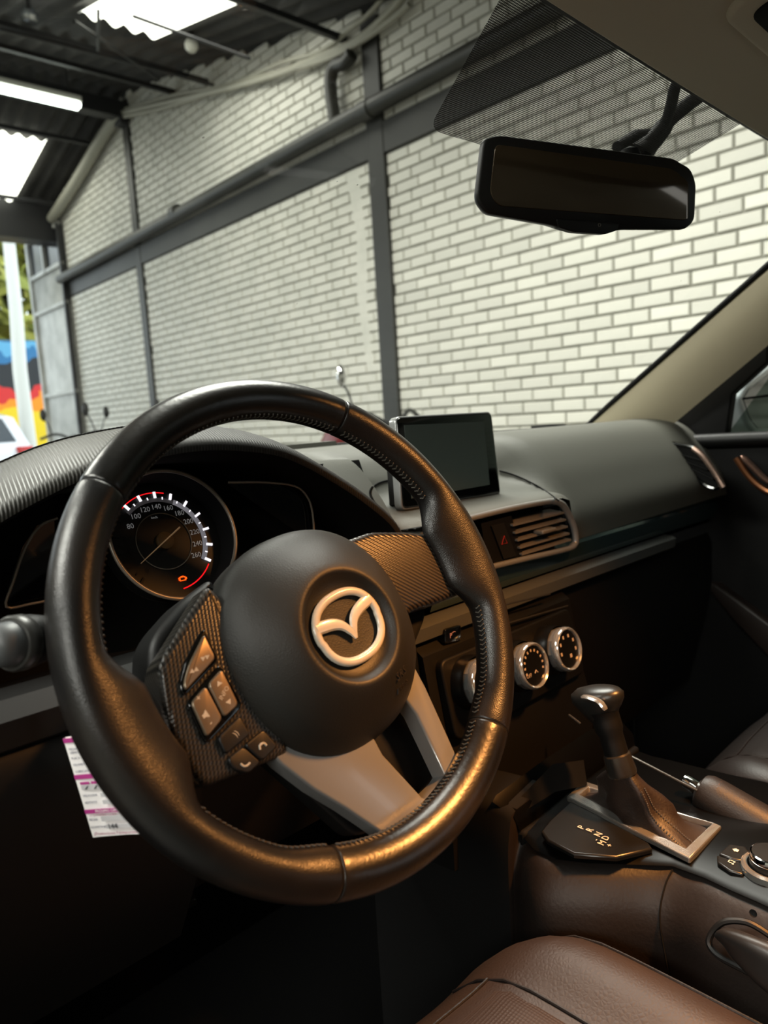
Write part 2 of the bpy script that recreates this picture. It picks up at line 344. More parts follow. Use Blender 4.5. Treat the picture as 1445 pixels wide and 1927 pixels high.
# fluorescent lamp
fa, fb = gs(-60, 158, 6.9), gs(152, 196, 6.9)
fb.z = fa.z = (fa.z+fb.z)/2
fl = thing('fluorescent_lamp', 'lit fluorescent batten hanging under the dark roof at the left', 'lamp', GF @ ((fa+fb)/2), GF.to_3x3().to_4x4())
WHITEM = mat('white_enamel', '#c8c8c0', .4)
obj('batten', MB(GF).box(6.86, 6.94, fb.y, fa.y, fa.z+.03, fa.z+.08), WHITEM, fl, bevel=.005)
for ds in (-.028, .028): obj('tube', MB(GF).tube([(6.9+ds, fb.y+.02, fa.z), (6.9+ds, fa.y-.02, fa.z)], .024, 10), TUBEM, fl)
for d in (fb.y+.1, fa.y-.1): obj('hanging_rod', MB(GF).tube([(6.9, d, fa.z+.08), (6.9, d, roofz(6.9))], .006, 6), STEEL, fl)
g = gz(360, 85, .06); bb = thing('ceiling_bulb', 'unlit round white bulb under the roof beside the skylight', 'bulb', GF @ g)
obj('globe', MB(Matrix.Translation(GF @ g)).lathe([(.001, -.055), (.03, -.047), (.05, -.02), (.052, .005), (.04, .03), (.02, .05), (.001, .052)], 16), WHITEM, bb)
obj('socket', MB(Matrix.Translation(GF @ g)).lathe([(.02, .045), (.024, .05), (.024, .085), (.001, .086)], 12), STEEL, bb)
g = gz(55, 25, .1); bb = thing('glass_pendant', 'small clear glass pendant under the roof in the top left corner', 'lamp', GF @ g)
obj('glass_shade', MB(Matrix.Translation(GF @ g)).lathe([(.045, -.06), (.06, -.03), (.055, .0), (.03, .03), (.015, .04)], 10), glass('clear_glass', (.75, .8, .85), .35, .1), bb, smoothed=False)
obj('lamp_holder', MB(Matrix.Translation(GF @ g)).lathe([(.02, .035), (.022, .04), (.022, .1), (.001, .1)], 10), STEEL, bb)
# gate leaf folded back beyond the end of the wall
gt = thing('door_1', None, None, GF @ Vector((10.4, .1, GROUND)), GF.to_3x3().to_4x4(), kind='structure')
g0, g1 = END-.12, 10.95
gtop, gb1, gb2 = gw(90, 440)[1], gw(90, 520)[1], gw(95, 590)[1]
for (a, b) in ((g0, g0+.05), (g1-.07, g1), ((g0+g1)/2-.03, (g0+g1)/2+.03)): obj('gate_stile', MB(GF).box(a, b, .02, .1, (GROUND+.03 if a != (g0+g1)/2-.03 else gb1), gtop), GATEM if a != g0 else STEEL, gt, bevel=.004)
for z in (gtop-.04, gb1, gb2, .55, GROUND+.05): obj('gate_rail', MB(GF).box(g0, g1, .03, .09, z, z+.05), GATEM, gt, bevel=.004)
obj('gate_panel', MB(GF).loft([[(g0+(g1-g0)*j/80, .045+.012*(1 if (j//2) % 2 else 0), z) for j in range(81)] for z in (gb2, gb1)]), GATEM, gt, smoothed=False)
obj('gate_panel', MB(GF).box(g0, g1, .03, .055, .55, gb2), GATEM, gt)
obj('gate_panel', MB(GF).box(g0, g1, .03, .055, GROUND+.05, .55), GATEM, gt)
obj('gate_window', MB(GF).box(g0, g1, .05, .056, gb1, gtop), mat('dark_window', '#1c2024', .15), gt)
# ---------------------------------------------------------------- street beyond the gate
MUR = mat('painted_mural', '#202428', .7)
nt = MUR.node_tree; N = nt.nodes; L = nt.links; tc = N.new('ShaderNodeTexCoord'); sx = N.new('ShaderNodeSeparateXYZ'); L.new(tc.outputs['Object'], sx.inputs[0])
nz = N.new('ShaderNodeTexNoise'); nz.inputs['Scale'].default_value = 1.6; L.new(tc.outputs['Object'], nz.inputs['Vector'])
ma = N.new('ShaderNodeMath'); ma.operation = 'MULTIPLY_ADD'; ma.inputs[1].default_value = 1.3; L.new(nz.outputs['Fac'], ma.inputs[0]); L.new(sx.outputs['Z'], ma.inputs[2])
rp = N.new('ShaderNodeValToRGB'); rp.color_ramp.interpolation = 'CONSTANT'
mv = N.new('ShaderNodeMath'); mv.operation = 'DIVIDE'; mv.inputs[1].default_value = 4.2; L.new(ma.outputs[0], mv.inputs[0]); L.new(mv.outputs[0], rp.inputs['Fac'])
els = rp.color_ramp.elements; els[0].color = lin('#e8c81e'); els[1].position = .58; els[1].color = lin('#f09018')
for pz, c in ((.635, '#d02a2a'), (.69, '#23262a'), (.84, '#2f6f9f'), (.90, '#5fa3c8'), (.95, '#2d5f88')): x = els.new(pz); x.color = lin(c)
L.new(rp.outputs['Color'], N['Principled BSDF'].inputs['Base Color'])
MS = 19.0; mt = gs(30, 640, MS)
obj('mural_wall', MB(GF).box(MS, MS+.3, mt.y-3, mt.y+3, GROUND, mt.z), MUR, label='street wall painted with blue, black, red and yellow mural', cat='wall')
pa, pb = gs(20, 462, 14), gs(50, 790, 14)
pl = obj('street_pole', MB(GF).tube([(14, pb.y, GROUND), (14, pb.y+.01, 1.2), (14, (pa.y+pb.y)/2, 2.2), (14, pa.y, pa.z+1.2)], [.13, .12, .11, .09], 12), mat('white_pole', '#dcdcd4', .5), label='tall white pole standing in the street beyond the gate', cat='pole')
LEAF = mat('sunlit_leaves', '#b9b45a', .6, var=(1.2, '#8c9440', 1.2)); BARK = mat('bark', '#4a3c2c', .9)
tr = thing('street_tree', 'yellow-green leafy tree rising behind the mural wall', 'tree', GF @ Vector((23, mt.y, GROUND)))
lf = MB(GF); random.seed(3)
for i in range(9000):
    c = Vector((random.gauss(0, 1.0), random.gauss(0, 2.2), random.gauss(0, 1.7))); c = Vector((23, mt.y+.3, 5.2))+c*Vector((1, 1, 1)).length/1.73
    r = random.uniform(.16, .36); a = Vector((random.gauss(0, 1), random.gauss(0, 1), random.gauss(0, 1))).normalized(); b = a.orthogonal().normalized(); c2 = a.cross(b)
    lf.add([c-b*r, c+c2*r*.5, c+b*r, c-c2*r*.5+a*r*.2], [(0, 1, 2, 3)])
obj('foliage', lf, LEAF, tr, smoothed=False, kind='stuff')
obj('trunk', MB(GF).tube([(23, mt.y, GROUND), (23, mt.y+.1, 3), (23, mt.y+.3, 5.5)], [.25, .2, .12], 8), BARK, tr)
# parked car in the street
cw = mat('white_car_paint', '#d8dade', .25, coat=.6); cgl = mat('car_window', '#28323a', .1); red = mat('tail_light', '#c01818', .25); blk = mat('black_rubber', '#101012', .6)
CC = gs(20, 815, 12.6)
MC = GF @ Matrix.Translation((12.4, CC.y+.4, GROUND)) @ Matrix.Rotation(math.radians(20), 4, 'Z')
pc = thing('parked_car', 'small white hatchback with red tail lights parked outside the gate', 'car', MC.translation, MC.to_3x3().to_4x4())
prof = [(-.0, .3), (-.05, .55), (.02, .85), (.12, .95), (.35, 1.42), (.7, 1.5), (1.7, 1.46), (2.4, 1.02), (3.4, .9), (3.65, .7), (3.68, .35)]
def cs(hw, f): return [(x, hw*(1-.12*max(0, z-.9)), z) for x, z in prof]
obj('body', MB(MC).loft([[(x, -.82*(1-.2*max(0, z-.9)), .3) for x, z in prof], [(x, -.82*(1-.2*max(0, z-.9)), z-.03) for x, z in prof], [(x, -.7*(1-.2*max(0, z-.9)), z) for x, z in prof], [(x, .7*(1-.2*max(0, z-.9)), z) for x, z in prof],
    [(x, .82*(1-.2*max(0, z-.9)), z-.03) for x, z in prof], [(x, .82*(1-.2*max(0, z-.9)), .3) for x, z in prof]]), cw, pc)
obj('rear_window', MB(MC).add([(.14, -.6, 1.0), (.14, .6, 1.0), (.33, .52, 1.38), (.33, -.52, 1.38)], [(0, 1, 2, 3)]), cgl, pc)
for y in (-1, 1):
    obj('side_window', MB(MC).add([(.5, y*.815, 1.0), (2.2, y*.815, 1.0), (1.65, y*.755, 1.38), (.7, y*.75, 1.4)], [(0, 1, 2, 3)]), cgl, pc)
    obj('tail_light', MB(MC).box(-.06, .06, y*.62-.12, y*.62+.12, .72, .92), red, pc, bevel=.02)
    for x in (.65, 2.95): obj('wheel', MB(MC @ Matrix.Translation((x, y*.72, .3)) @ Matrix.Rotation(math.pi/2, 4, 'X')).lathe([(.001, -.1), (.2, -.1), (.28, -.08), (.3, -.04), (.3, .04), (.28, .08), (.2, .1), (.001, .1)], 20), blk, pc)
obj('bumper', MB(MC).box(-.1, .1, -.78, .78, .32, .6), cw, pc, bevel=.04)
# motorcycles by the wall
chrome = mat('chrome', '#d0d0d0', .08, 1.0)
def motorcycle(s, d, rz, paint, lab, mirs=(-1, 1), mm_=None):
    M = GF @ Matrix.Translation((s, d, GROUND)) @ Matrix.Rotation(rz, 4, 'Z')
    t = thing('motorcycle', lab, 'motorcycle', M.translation, M.to_3x3().to_4x4(), 'motorcycles along the brick wall')
    for x in (-.65, .65):
        w = obj('wheel', MB(M @ Matrix.Translation((x, 0, .3)) @ Matrix.Rotation(math.pi/2, 4, 'X')).lathe([(.22, -.04), (.28, -.045), (.3, 0), (.28, .045), (.22, .04), (.21, 0), (.22, -.04)], 22), blk, t)
        obj('hub', MB(M @ Matrix.Translation((x, 0, .3)) @ Matrix.Rotation(math.pi/2, 4, 'X')).lathe([(.001, -.05), (.05, -.05), (.05, .05), (.001, .05)], 12), STEEL, w)
    obj('tank', MB(M).tube([(.3, 0, .86), (.2, 0, .9), (0, 0, .9), (-.15, 0, .84)], [.06, .14, .15, .08], 12), paint, t)
    obj('seat', MB(M).tube([(-.1, 0, .8), (-.3, 0, .82), (-.7, 0, .86)], [.08, .12, .07], 10, flat=.45), blk, t)
    obj('engine', MB(M).box(-.18, .18, -.14, .14, .3, .68), STEEL, t, bevel=.04)
    obj('fork', MB(M).tube([(.65, .09, .3), (.42, .09, .98)], .022, 8).tube([(.65, -.09, .3), (.42, -.09, .98)], .022, 8), STEEL, t)
    obj('handlebar', MB(M).tube(smooth([(.3, -.36, 1.02), (.36, -.2, 1.06), (.42, 0, .98), (.36, .2, 1.06), (.3, .36, 1.02)], 5), .014, 8), STEEL, t)
    obj('headlight', MB(M).lathe([(.001, .08), (.08, .075), (.09, .03), (.06, -.04), (.001, -.06)], 16, Matrix.Translation((.5, 0, .92)) @ Matrix.Rotation(math.pi/2, 4, 'Y')), chrome, t)
    for y in mirs:
        obj('mirror_stem', MB(M).tube(smooth([(.34, y*.24, 1.05), (.34, y*.27, 1.16), (.33, y*.3, 1.22)], 4), .006, 6), STEEL, t)
        obj('mirror', MB(M).lathe([(.001, .012), (.03, .01), (.034, 0), (.02, -.02), (.001, -.025)], 14, Matrix.Translation((.33, y*.31, 1.265)) @ Matrix.Rotation(-math.pi/2, 4, 'Y'), sx=1.9, sy=.9), mm_ or STEEL, t)
    return t
mm = gw(645, 712, 2.75)
motorcycle(mm[0]+.17, WD-2.75-.12, math.radians(185), mat('red_tank', '#601414', .3), 'motorcycle whose chrome mirror shows above the top of the steering wheel', (-1,), chrome)
mm = gw(228, 775, 2.9); motorcycle(mm[0], WD-2.95, math.radians(150), STEEL, 'dark motorcycle parked by the far column, mirrors showing left of the steering wheel')
mm = gw(130, 800, 2.9); motorcycle(mm[0], WD-2.95, math.radians(165), STEEL, 'dark motorcycle farthest back in front of the folded gate')
# ================================================================ CAR SHELL
XC = .733
PAD = mat('soft_dash_pad', '#55554f', .6, 0, .4, bump=('leather', 420, .25, .0006)); BLACK = mat('black_plastic', '#0c0c0c', .5, 0, .3)
MATTE = mat('matte_black', '#0b0b0b', .8, 0, .2); GLOSS = mat('piano_black', '#060708', .08, 0, .6, coat=.4)
SEAL = mat('rubber_seal', '#0a0a0a', .7, 0, .2); CLOTH = mat('headliner_cloth', '#b0a998', .9, bump=('noise', 900, .3, .0005)); PILLAR = mat('pillar_plastic', '#b5ab92', .6, bump=('noise', 500, .2, .0004))
SILVER = mat('satin_silver', '#a8a8a6', .28, .9); LEATH = mat('black_leather', '#181614', .36, 0, .5, bump=('leather', 480, .35, .0008), var=(18, '#211d1a', 1))
def ws(x, t, off=0.0):
    q = (x-XC)/.7
    a = Vector((x, .345-.03*q*q, .33-.02*q*q)); b = Vector((x, 1.03-.24*q*q, -.05))
    return a.lerp(b, t)+Vector((0, .03, .045))*math.sin(math.pi*t)*.35+Vector((0, -.5, -.87))*off
xs = [-.05+1.5*i/24 for i in range(25)]
wg = glass('windscreen_glass', (.95, .97, .95), .035)
N = wg.node_tree.nodes; L = wg.node_tree.links
tc = N.new('ShaderNodeTexCoord'); vo = N.new('ShaderNodeTexVoronoi'); vo.inputs['Scale'].default_value = 26; L.new(tc.outputs['Object'], vo.inputs['Vector'])   # dust specks stuck to the glass
lt = N.new('ShaderNodeMath'); lt.operation = 'LESS_THAN'; lt.inputs[1].default_value = .026; L.new(vo.outputs['Distance'], lt.inputs[0])
df = N.new('ShaderNodeBsdfDiffuse'); df.inputs[0].default_value = (.8, .8, .78, 1); mx = N.new('ShaderNodeMixShader'); out = N['Material Output']; src = out.inputs[0].links[0].from_socket
ms = N.new('ShaderNodeMath'); ms.operation = 'MULTIPLY'; ms.inputs[1].default_value = .6; L.new(lt.outputs[0], ms.inputs[0])
L.new(ms.outputs[0], mx.inputs[0]); L.new(src, mx.inputs[1]); L.new(df.outputs[0], mx.inputs[2]); L.new(mx.outputs[0], out.inputs[0])
w1 = thing('window_1', None, None, ws(XC, 1), kind='structure')
obj('windscreen_pane', MB().loft([[ws(x, t/10) for x in xs] for t in range(11)]), wg, w1)
frit = bpy.data.materials.new('dotted_sunshade_print'); frit.use_nodes = True; N = frit.node_tree.nodes; L = frit.node_tree.links; pb = N['Principled BSDF']
pb.inputs['Base Color'].default_value = (.012, .012, .012, 1); pb.inputs['Roughness'].default_value = .6
tc = N.new('ShaderNodeTexCoord'); vo = N.new('ShaderNodeTexVoronoi'); vo.voronoi_dimensions = '2D'; vo.inputs['Scale'].default_value = 610; vo.inputs['Randomness'].default_value = 0
L.new(tc.outputs['Object'], vo.inputs['Vector']); gt_ = N.new('ShaderNodeMath'); gt_.operation = 'GREATER_THAN'; gt_.inputs[1].default_value = .31; L.new(vo.outputs['Distance'], gt_.inputs[0]); L.new(gt_.outputs[0], pb.inputs['Alpha'])
fp = rpoly([(.505, -.01), (.985, -.01), (.935, .175), (.555, .19)], [.001, .001, .02, .02], 6)
fm = MB(); fm.add([ws(x, t, .002) for x, t in fp], [tuple(range(len(fp)))]); obj('dotted_band', fm, frit, w1, smoothed=False)
obj('header_seal', MB().tube([ws(x, 0, .004) for x in xs], .0075, 8), SEAL, w1)
obj('base_seal', MB().tube([ws(x, .985, .004) for x in xs], .006, 8), SEAL, w1)
hl = thing('headliner', 'dim beige cloth headliner above the windscreen in the top right corner', 'headliner', (XC, .1, .34))
obj('cloth', MB().loft([[ws(x, 0)+Vector((0, dy, dz)) for x in xs] for dy, dz in ((.006, -.006), (-.004, -.012), (-.03, -.006), (-.08, .012), (-.2, .035), (-.4, .045), (-.8, .03))]), CLOTH, hl)
oc = thing('overhead_console', 'rounded overhead console with dark slot at the top right corner', 'console', (XC+.07, .2, .335))
op = rpoly([(.0, .0), (.16, .0), (.16, -.22), (.05, -.4), (-.11, -.4), (-.11, -.26), (.0, -.2)], .03, 8)
OM = Matrix.Translation((.722, .278, .345)) @ Matrix.Rotation(math.radians(-10), 4, 'X') @ Matrix.Scale(-1, 4, Vector((0, 0, 1)))
obj('housing', MB(OM).extr(op, -.01, .012, .006), CLOTH, oc)
obj('slot', MB(OM).extr(rpoly([(.022, -.018), (.14, -.018), (.14, -.07), (.022, -.07)], .02, 8), .010, .0135, .001), MATTE, oc)
LENS = emission('lit_warm_lens', '#ffb060', 2.0)
obj('map_lamp_lens', MB(OM).extr(rpoly([(-.10, -.235), (.02, -.235), (.02, -.295), (-.10, -.295)], .012, 6), .010, .014, .001), LENS, oc)
lp = Vector((.70, .02, .30)); ml_ = area('map_lamp', lp, lp+Vector((-.2, .14, -1)), .09, .04, 6.6, (1.0, .40, .10)); ml_.data.spread = math.radians(98)
# right-hand windscreen pillar
La, Lb = at(1100, 802, X=1.42), at(1445, 498, X=1.36); Ra, Rb = at(1250, 812, X=1.45), at(1445, 650, X=1.42)
rows = []
for i in range(9):
    t = -.12+i*.22
    l = La.lerp(Lb, t); r = Ra.lerp(Rb, t); l.x -= .0; b = Vector((-.55, -.8, .15)).normalized(); 
    rows.append([l.lerp(r, u)+b*(.022*math.sin(math.pi*u**.8)-.012*(u == 0)) for u in (0, .04, .12, .25, .4, .6, .8, .93, 1)])
pt = thing('trim_1', 'pale beige windscreen pillar trim on the right', None, La, kind='structure')
obj('pillar_cover', MB().loft(rows), PILLAR, pt)
sl = [at(1000, 806, X=1.33), at(1060, 803, X=1.38)]+[La.lerp(Lb, -.04+i*.2)+Vector((-.002, -.004, .002)) for i in range(9)]
obj('pillar_seal', MB().tube(smooth(sl, 3), .0055, 8), SEAL, pt)
# passenger door
dr = thing('door_2', None, None, (1.47, .2, -.9), kind='structure')
YZX = Matrix(((0, 0, 1, 0), (1, 0, 0, 0), (0, 1, 0, 0), (0, 0, 0, 1)))       # authoring (y, z, x)
obj('door_card', MB(YZX).extr([(.75, -.09), (-.5, -.075), (-.5, -.85), (.75, -.85)], 1.52, 1.465, .012), MATTE, dr)
obj('window_sill', MB().tube([(1.465, .72, -.088), (1.462, .5, -.083), (1.46, .2, -.078), (1.46, -.5, -.07)], .014, 10), BLACK, dr)
sp = [at(x, y, X=1.478) for x, y in ((1190, 822), (1240, 770), (1445, 600), (1445, 682), (1378, 742), (1366, 822), (1366, 850))]
obj('sail_panel', MB(YZX).extr([(p.y, p.z) for p in sp], 1.5, 1.476, .004), MATTE, dr)
obj('door_window', MB().add([(1.5, .56, -.08), (1.5, -.5, -.07), (1.40, -.5, .3), (1.40, .25, .3)], [(0, 1, 2, 3)]), glass('tinted_window', (.34, .42, .38), .05), dr)
hp = [at(x, y, X=1.45) for x, y in ((1396, 858), (1420, 882), (1445, 905), (1490, 925))]
obj('door_handle', MB().tube(smooth(hp, 4), [.006]+[.011]*(len(smooth(hp, 4))-2)+[.006], 10, flat=.5), mat('rose_chrome', '#c9a08f', .2, .9), dr)
ar = [at(x, y, X=1.44) for x, y in ((1322, 1098), (1348, 1100), (1445, 1172), (1520, 1230), (1520, 1300), (1445, 1238), (1380, 1170))]
obj('armrest_edge', MB(YZX).extr([(p.y, p.z) for p in ar], 1.47, 1.44, .006), mat('armrest_vinyl', '#1d1613', .45, 0, .4), dr)
hp = [at(x, y, X=1.455) for x, y in ((1385, 862), (1410, 898), (1445, 925), (1500, 940))]
obj('handle_recess', MB().tube(smooth(hp, 4), .006, 8), mat('copper_trim', '#8a5a3c', .3, .8), dr)
em = thing('door_mirror', 'pale door mirror housing seen through the right side window', 'mirror', (1.72, .56, -.08))
mp = [at(x, y, Y=.59) for x, y in ((1384, 748), (1402, 718), (1470, 668), (1600, 650), (1640, 720), (1600, 812), (1420, 822), (1402, 800))]
XZY = Matrix(((1, 0, 0, 0), (0, 0, 1, 0), (0, 1, 0, 0), (0, 0, 0, 1)))       # authoring (x, z, y)
PALEP = mat('pale_blue_paint', '#b9c4c6', .3, coat=.5)
obj('housing', MB(XZY).extr(rpoly([(p.x, p.z) for p in mp], .02, 4), .68, .585, .01), PALEP, em)
obj('mirror_glass', MB(XZY).extr(inset(rpoly([(p.x, p.z) for p in mp], .02, 4), .017), .586, .5835), mat('mirror_dark', '#181c20', .1), em)
# ================================================================ DASHBOARD
dash = thing('dashboard', 'black soft-touch dashboard under the windscreen', 'dashboard', (XC, .75, -.6))
def yb(x): return min(1.012, ws(x, .985).y)-.004
PP = lambda x: [(yb(x), -.047), (yb(x)-.05, -.042), (.72, -.036), (.67, -.038), (.63, -.052), (.595, -.085), (.57, -.12), (.55, -.155), (.545, -.189)]
PCn = lambda x: [(yb(x), -.047), (yb(x)-.08, -.042), (.76, -.038), (.70, -.046), (.668, -.072), (.645, -.098), (.59, -.112), (.545, -.116), (.53, -.122)]
PD = lambda x: [(yb(x), -.047), (yb(x)-.03, -.042), (.84, -.04), (.78, -.05), (.72, -.065), (.70, -.09), (.69, -.12), (.685, -.15), (.68, -.2)]
rows = []
for i in range(81):
    x = -.12+1.59*i/80
    wc = sstep(.575, .60, x)*(1-sstep(.865, .915, x)); wd = 1-sstep(.52, .575, x)
    pp_ = [tuple(a*(1-wc)+b*wc for a, b in zip(p, c)) for p, c in zip(PP(x), PCn(x))]
    pp_ = [tuple(a*(1-wd)+b*wd for a, b in zip(p, c)) for p, c in zip(pp_, PD(x))]
    s3 = smooth([(y, z, 0) for y, z in pp_], 4)
    rows.append([Vector((x, q.x, q.y)) for q in s3])
pad_mb = MB().loft(rows); obj('top_pad', pad_mb, PAD, dash, ang=80)
from mathutils.bvhtree import BVHTree
pad_t = BVHTree.FromPolygons([tuple(v) for v in pad_mb.v], pad_mb.f)
def onpad(px, py):
    d = ray(px, py).normalized(); h = pad_t.ray_cast(Vector((0, 0, 0)), d); return (h[0] if h[0] else d*.95)-d*.0008
obj('defroster_strip', MB().loft([[Vector((.30+.50*i/12, .93+dy-.1*((.30+.50*i/12-XC)/.7)**2, -.036+dz)) for i in range(13)] for dy, dz in ((-.012, -.008), (-.010, .002), (.010, .002), (.012, -.008))]), mat('pale_defroster', '#5b5b55', .5), dash)
# instrument hood
HE = smooth([(.035, -.26, 0), (.055, -.19, 0), (.085, -.125, 0), (.125, -.083, 0), (.165, -.058, 0), (.226, -.034, 0), (.28, -.024, 0), (.335, -.021, 0), (.394, -.029, 0), (.43, -.042, 0), (.47, -.064, 0), (.51, -.090, 0), (.547, -.121, 0), (.572, -.165, 0)], 5)
sec = [(.66, -.014), (.60, -.007), (.556, -.002), (.546, .002), (.545, .007), (.552, .013), (.575, .021), (.60, .026), (.62, .027), (.66, .022), (.74, .004), (.80, -.02)]
hr = []
for i, p in enumerate(HE):
    t = HE[min(i+1, len(HE)-1)]-HE[max(i-1, 0)]; n = Vector((-t.y, t.x, 0)).normalized()
    hr.append([Vector((p.x+n.x*o, y, p.y+n.y*o)) for y, o in sec])
ribbed = mat('ribbed_hood_wrap', '#34332e', .45, 0, .5, bump=('wave', 112, .7, .0009, (0, 0, math.radians(12)))); hood_shaded = mat('shaded_hood_wrap', '#100e0d', .6, 0, .4, bump=('wave', 112, .4, .0006, (0, 0, math.radians(12))))  # one wrap; the darker copy paints shade onto the hood's right part
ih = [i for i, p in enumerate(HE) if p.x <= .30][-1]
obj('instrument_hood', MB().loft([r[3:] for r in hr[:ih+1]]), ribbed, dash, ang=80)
obj('instrument_hood', MB().loft([r[3:8] for r in hr[ih:]]), hood_shaded, dash, ang=80)
obj('instrument_hood', MB().loft([r[7:] for r in hr[ih:]]), hood_shaded, dash, ang=80)
obj('hood_lining', MB().loft([r[:4] for r in hr]), MATTE, dash, ang=80)
st = MB()
for i in range(2, len(hr)-2):
    for k in (0, .34, .67):
        a = hr[i][8].lerp(hr[i+1][8], k+.05); b = hr[i][8].lerp(hr[i+1][8], k+.25); up = Vector((0, 0, .0008)); st.tube([a+up, b+up], .0006, 5)
obj('hood_stitching', st, mat('dark_thread', '#1a1917', .8), dash)
obj('hood_seam', MB().tube([r[8]+Vector((0, .002, .0002)) for r in hr[2:-2]], .001, 6), MATTE, dash)
# strips and lower fascia
def strip(name, pts, x0, x1, m, n=24, bow=.012, **k):
    return obj(name, MB().loft([[Vector((x0+(x1-x0)*i/n, y+bow*((x0+(x1-x0)*i/n-XC)/.7)**2, z-.010*((x0+(x1-x0)*i/n-XC)/.7)**2)) for i in range(n+1)] for y, z in pts]), m, dash, **k)
strip('gloss_strip', [(.56, -.183), (.546, -.186), (.541, -.193), (.543, -.210), (.548, -.222)], .60, 1.44, mat('gloss_teal_reflection', '#2c4043', .12, .2, .6, coat=.5))  # teal base colour stands in for what the gloss reflects
strip('strip_gap', [(.55, -.219), (.56, -.224), (.548, -.228)], .57, 1.44, GLOSS)
strip('grey_strip', [(.552, -.226), (.538, -.227), (.532, -.231), (.534, -.246), (.545, -.252), (.56, -.254)], .555, 1.22, mat('grey_soft_trim', '#4a4d4c', .5, 0, .4))
strip('glovebox_lid', [(.56, -.252), (.552, -.27), (.553, -.36), (.575, -.46), (.60, -.56)], .87, 1.44, mat('black_grain', '#0e0e0e', .6, 0, .25))
strip('upper_fascia', [(.535, -.12), (.565, -.125), (.567, -.15), (.57, -.185), (.545, -.187)], .575, .862, MATTE)
obj('centre_fascia', MB().loft([[Vector((x, y+(.05 if x in (.56, .868) else 0), z)) for y, z in ((.548, -.25), (.53, -.262), (.512, -.36), (.50, -.40), (.50, -.5))] for x in (.56, .564, .57, .86, .864, .868)]), BLACK, dash)
obj('knee_panel', MB().loft([[Vector((x, y, z)) for y, z in ((.62, -.19), (.56, -.175), (.51, -.160), (.480, -.158), (.468, -.168), (.470, -.186), (.476, -.190), (.472, -.194), (.470, -.21), (.49, -.33), (.54, -.42), (.6, -.44))] for x in (-.3, .0, .2, .26)]), mat('knee_panel_black', '#0e0e0e', .5, 0, .3), dash)
obj('knee_bolster', MB().loft([[Vector((x, y, z)) for y, z in ((.60, -.235), (.55, -.235), (.535, -.25), (.53, -.3), (.56, -.40), (.62, -.44))] for x in (.25, .4, .56)]), BLACK, dash)
# side demister vent at the right end of the dashboard
vt = thing('side_air_vent', 'black side air vent with a slim chrome bar at the right end of the dashboard', 'air vent', at(1320, 900, X=1.35))
bp = [at(x, y, X=1.345) for x, y in ((1304, 843), (1322, 858), (1345, 890), (1361, 917))]
obj('chrome_bar', MB().tube(smooth(bp, 3), .0055, 8), mat('rose_chrome2', '#bfa294', .25, .9), vt)
rp = [at(x, y, X=1.352) for x, y in ((1258, 838), (1275, 836), (1312, 846), (1340, 880), (1352, 915), (1330, 915), (1290, 880))]
obj('vent_ring', MB().tube(smooth(rp, 4, True), .004, 8, closed=True), GLOSS, vt)
obj('vent_well', MB().add(rp, [tuple(range(len(rp)))]), MATTE, vt, smoothed=False)
for k in (.3, .55, .8): obj('vent_vane', MB().beam(rp[0].lerp(rp[6], k), rp[2].lerp(rp[4], k), .012, .002), BLACK, vt)
# footwell of the car: carpet, bulkhead and kick panels
CARPET = mat('black_carpet', '#060606', .95, 0, .1)
fw = thing('floor', None, None, (.7, .3, -.86), kind='structure')
obj('carpet', MB().box(-.25, 1.5, -.6, 1.05, -.88, -.85), CARPET, fw)
obj('bulkhead', MB().box(-.25, 1.5, 1.02, 1.06, -.88, -.06), CARPET, fw)
for x in (-.26, 1.48): obj('kick_panel', MB().box(x, x+.02, .45, 1.06, -.88, -.09), CARPET, fw)
# ================================================================ INSTRUMENT CLUSTER
TA = math.radians(22)
CL = frame((.324, .6, -.092), (1, 0, 0), (0, math.sin(TA), math.cos(TA)), sc=.001)
cl = thing('instrument_cluster', 'instrument cluster with lit round speedometer behind the steering wheel', 'gauge', CL.translation, frame((0, 0, 0), (1, 0, 0), (0, math.sin(TA), math.cos(TA))))
BEZ = mat('warm_dark_bezel', '#8f8578', .35, .4); FACE = mat('dial_face', '#0c0c0c', .5); AMB = mat('amber_hub', '#5c4426', .5); PRINT = mat('dial_print', '#8a8a86', .6, emit='#c0c0c0', estr=.22); UNLIT = mat('unlit_print', '#1c1c1c', .6)
LIT = emission('lit_dial_white', '#e8e4ea', 1.3); LITD = emission('lit_dial_band', '#8f8c92', .55); LRED = emission('lit_dial_red', '#ff1a20', 1.1); LORA = emission('lit_warning', '#ff5010', 2.2)
hs = MB()
hs.loft([[Vector((.324+x/1000, y, z)) for x in range(-290, 291, 20)] for y, z in ((.665, -.05), (.645, -.10), (.64, -.16), (.635, -.26))])
obj('back_panel', hs, MATTE, cl)
obj('bezel_ring', MB(CL).tube([(60.5*math.cos(a*math.pi/40), 60.5*math.sin(a*math.pi/40), 0) for a in range(80)], 1.9, 10, closed=True, up=(0, 0, 1)), BEZ, cl)
obj('dial_well', MB(CL).lathe([(60, -2), (57.5, -24)], 60), MATTE, cl)
fc = obj('dial_face', MB(CL).lathe([(58, -24), (40, -24.5), (8, -24.5), (.01, -24.5)], 60), FACE, cl)
def arc(r0, r1, a0, a1, z, n=40): return MB(CL).loft([[(r*math.cos(math.radians(a0+(a1-a0)*i/n)), r*math.sin(math.radians(a0+(a1-a0)*i/n)), z) for i in range(n+1)] for r in (r0, r1)])
obj('inner_ring', MB(CL).tube([(27*math.cos(a*math.pi/30), 27*math.sin(a*math.pi/30), -23.5) for a in range(60)], .5, 8, closed=True, up=(0, 0, 1)), BEZ, fc)
va = lambda v: 226-v*1.0
obj('lit_band', arc(38.5, 43.5, va(262), va(165), -23.9), LITD, fc, smoothed=False)
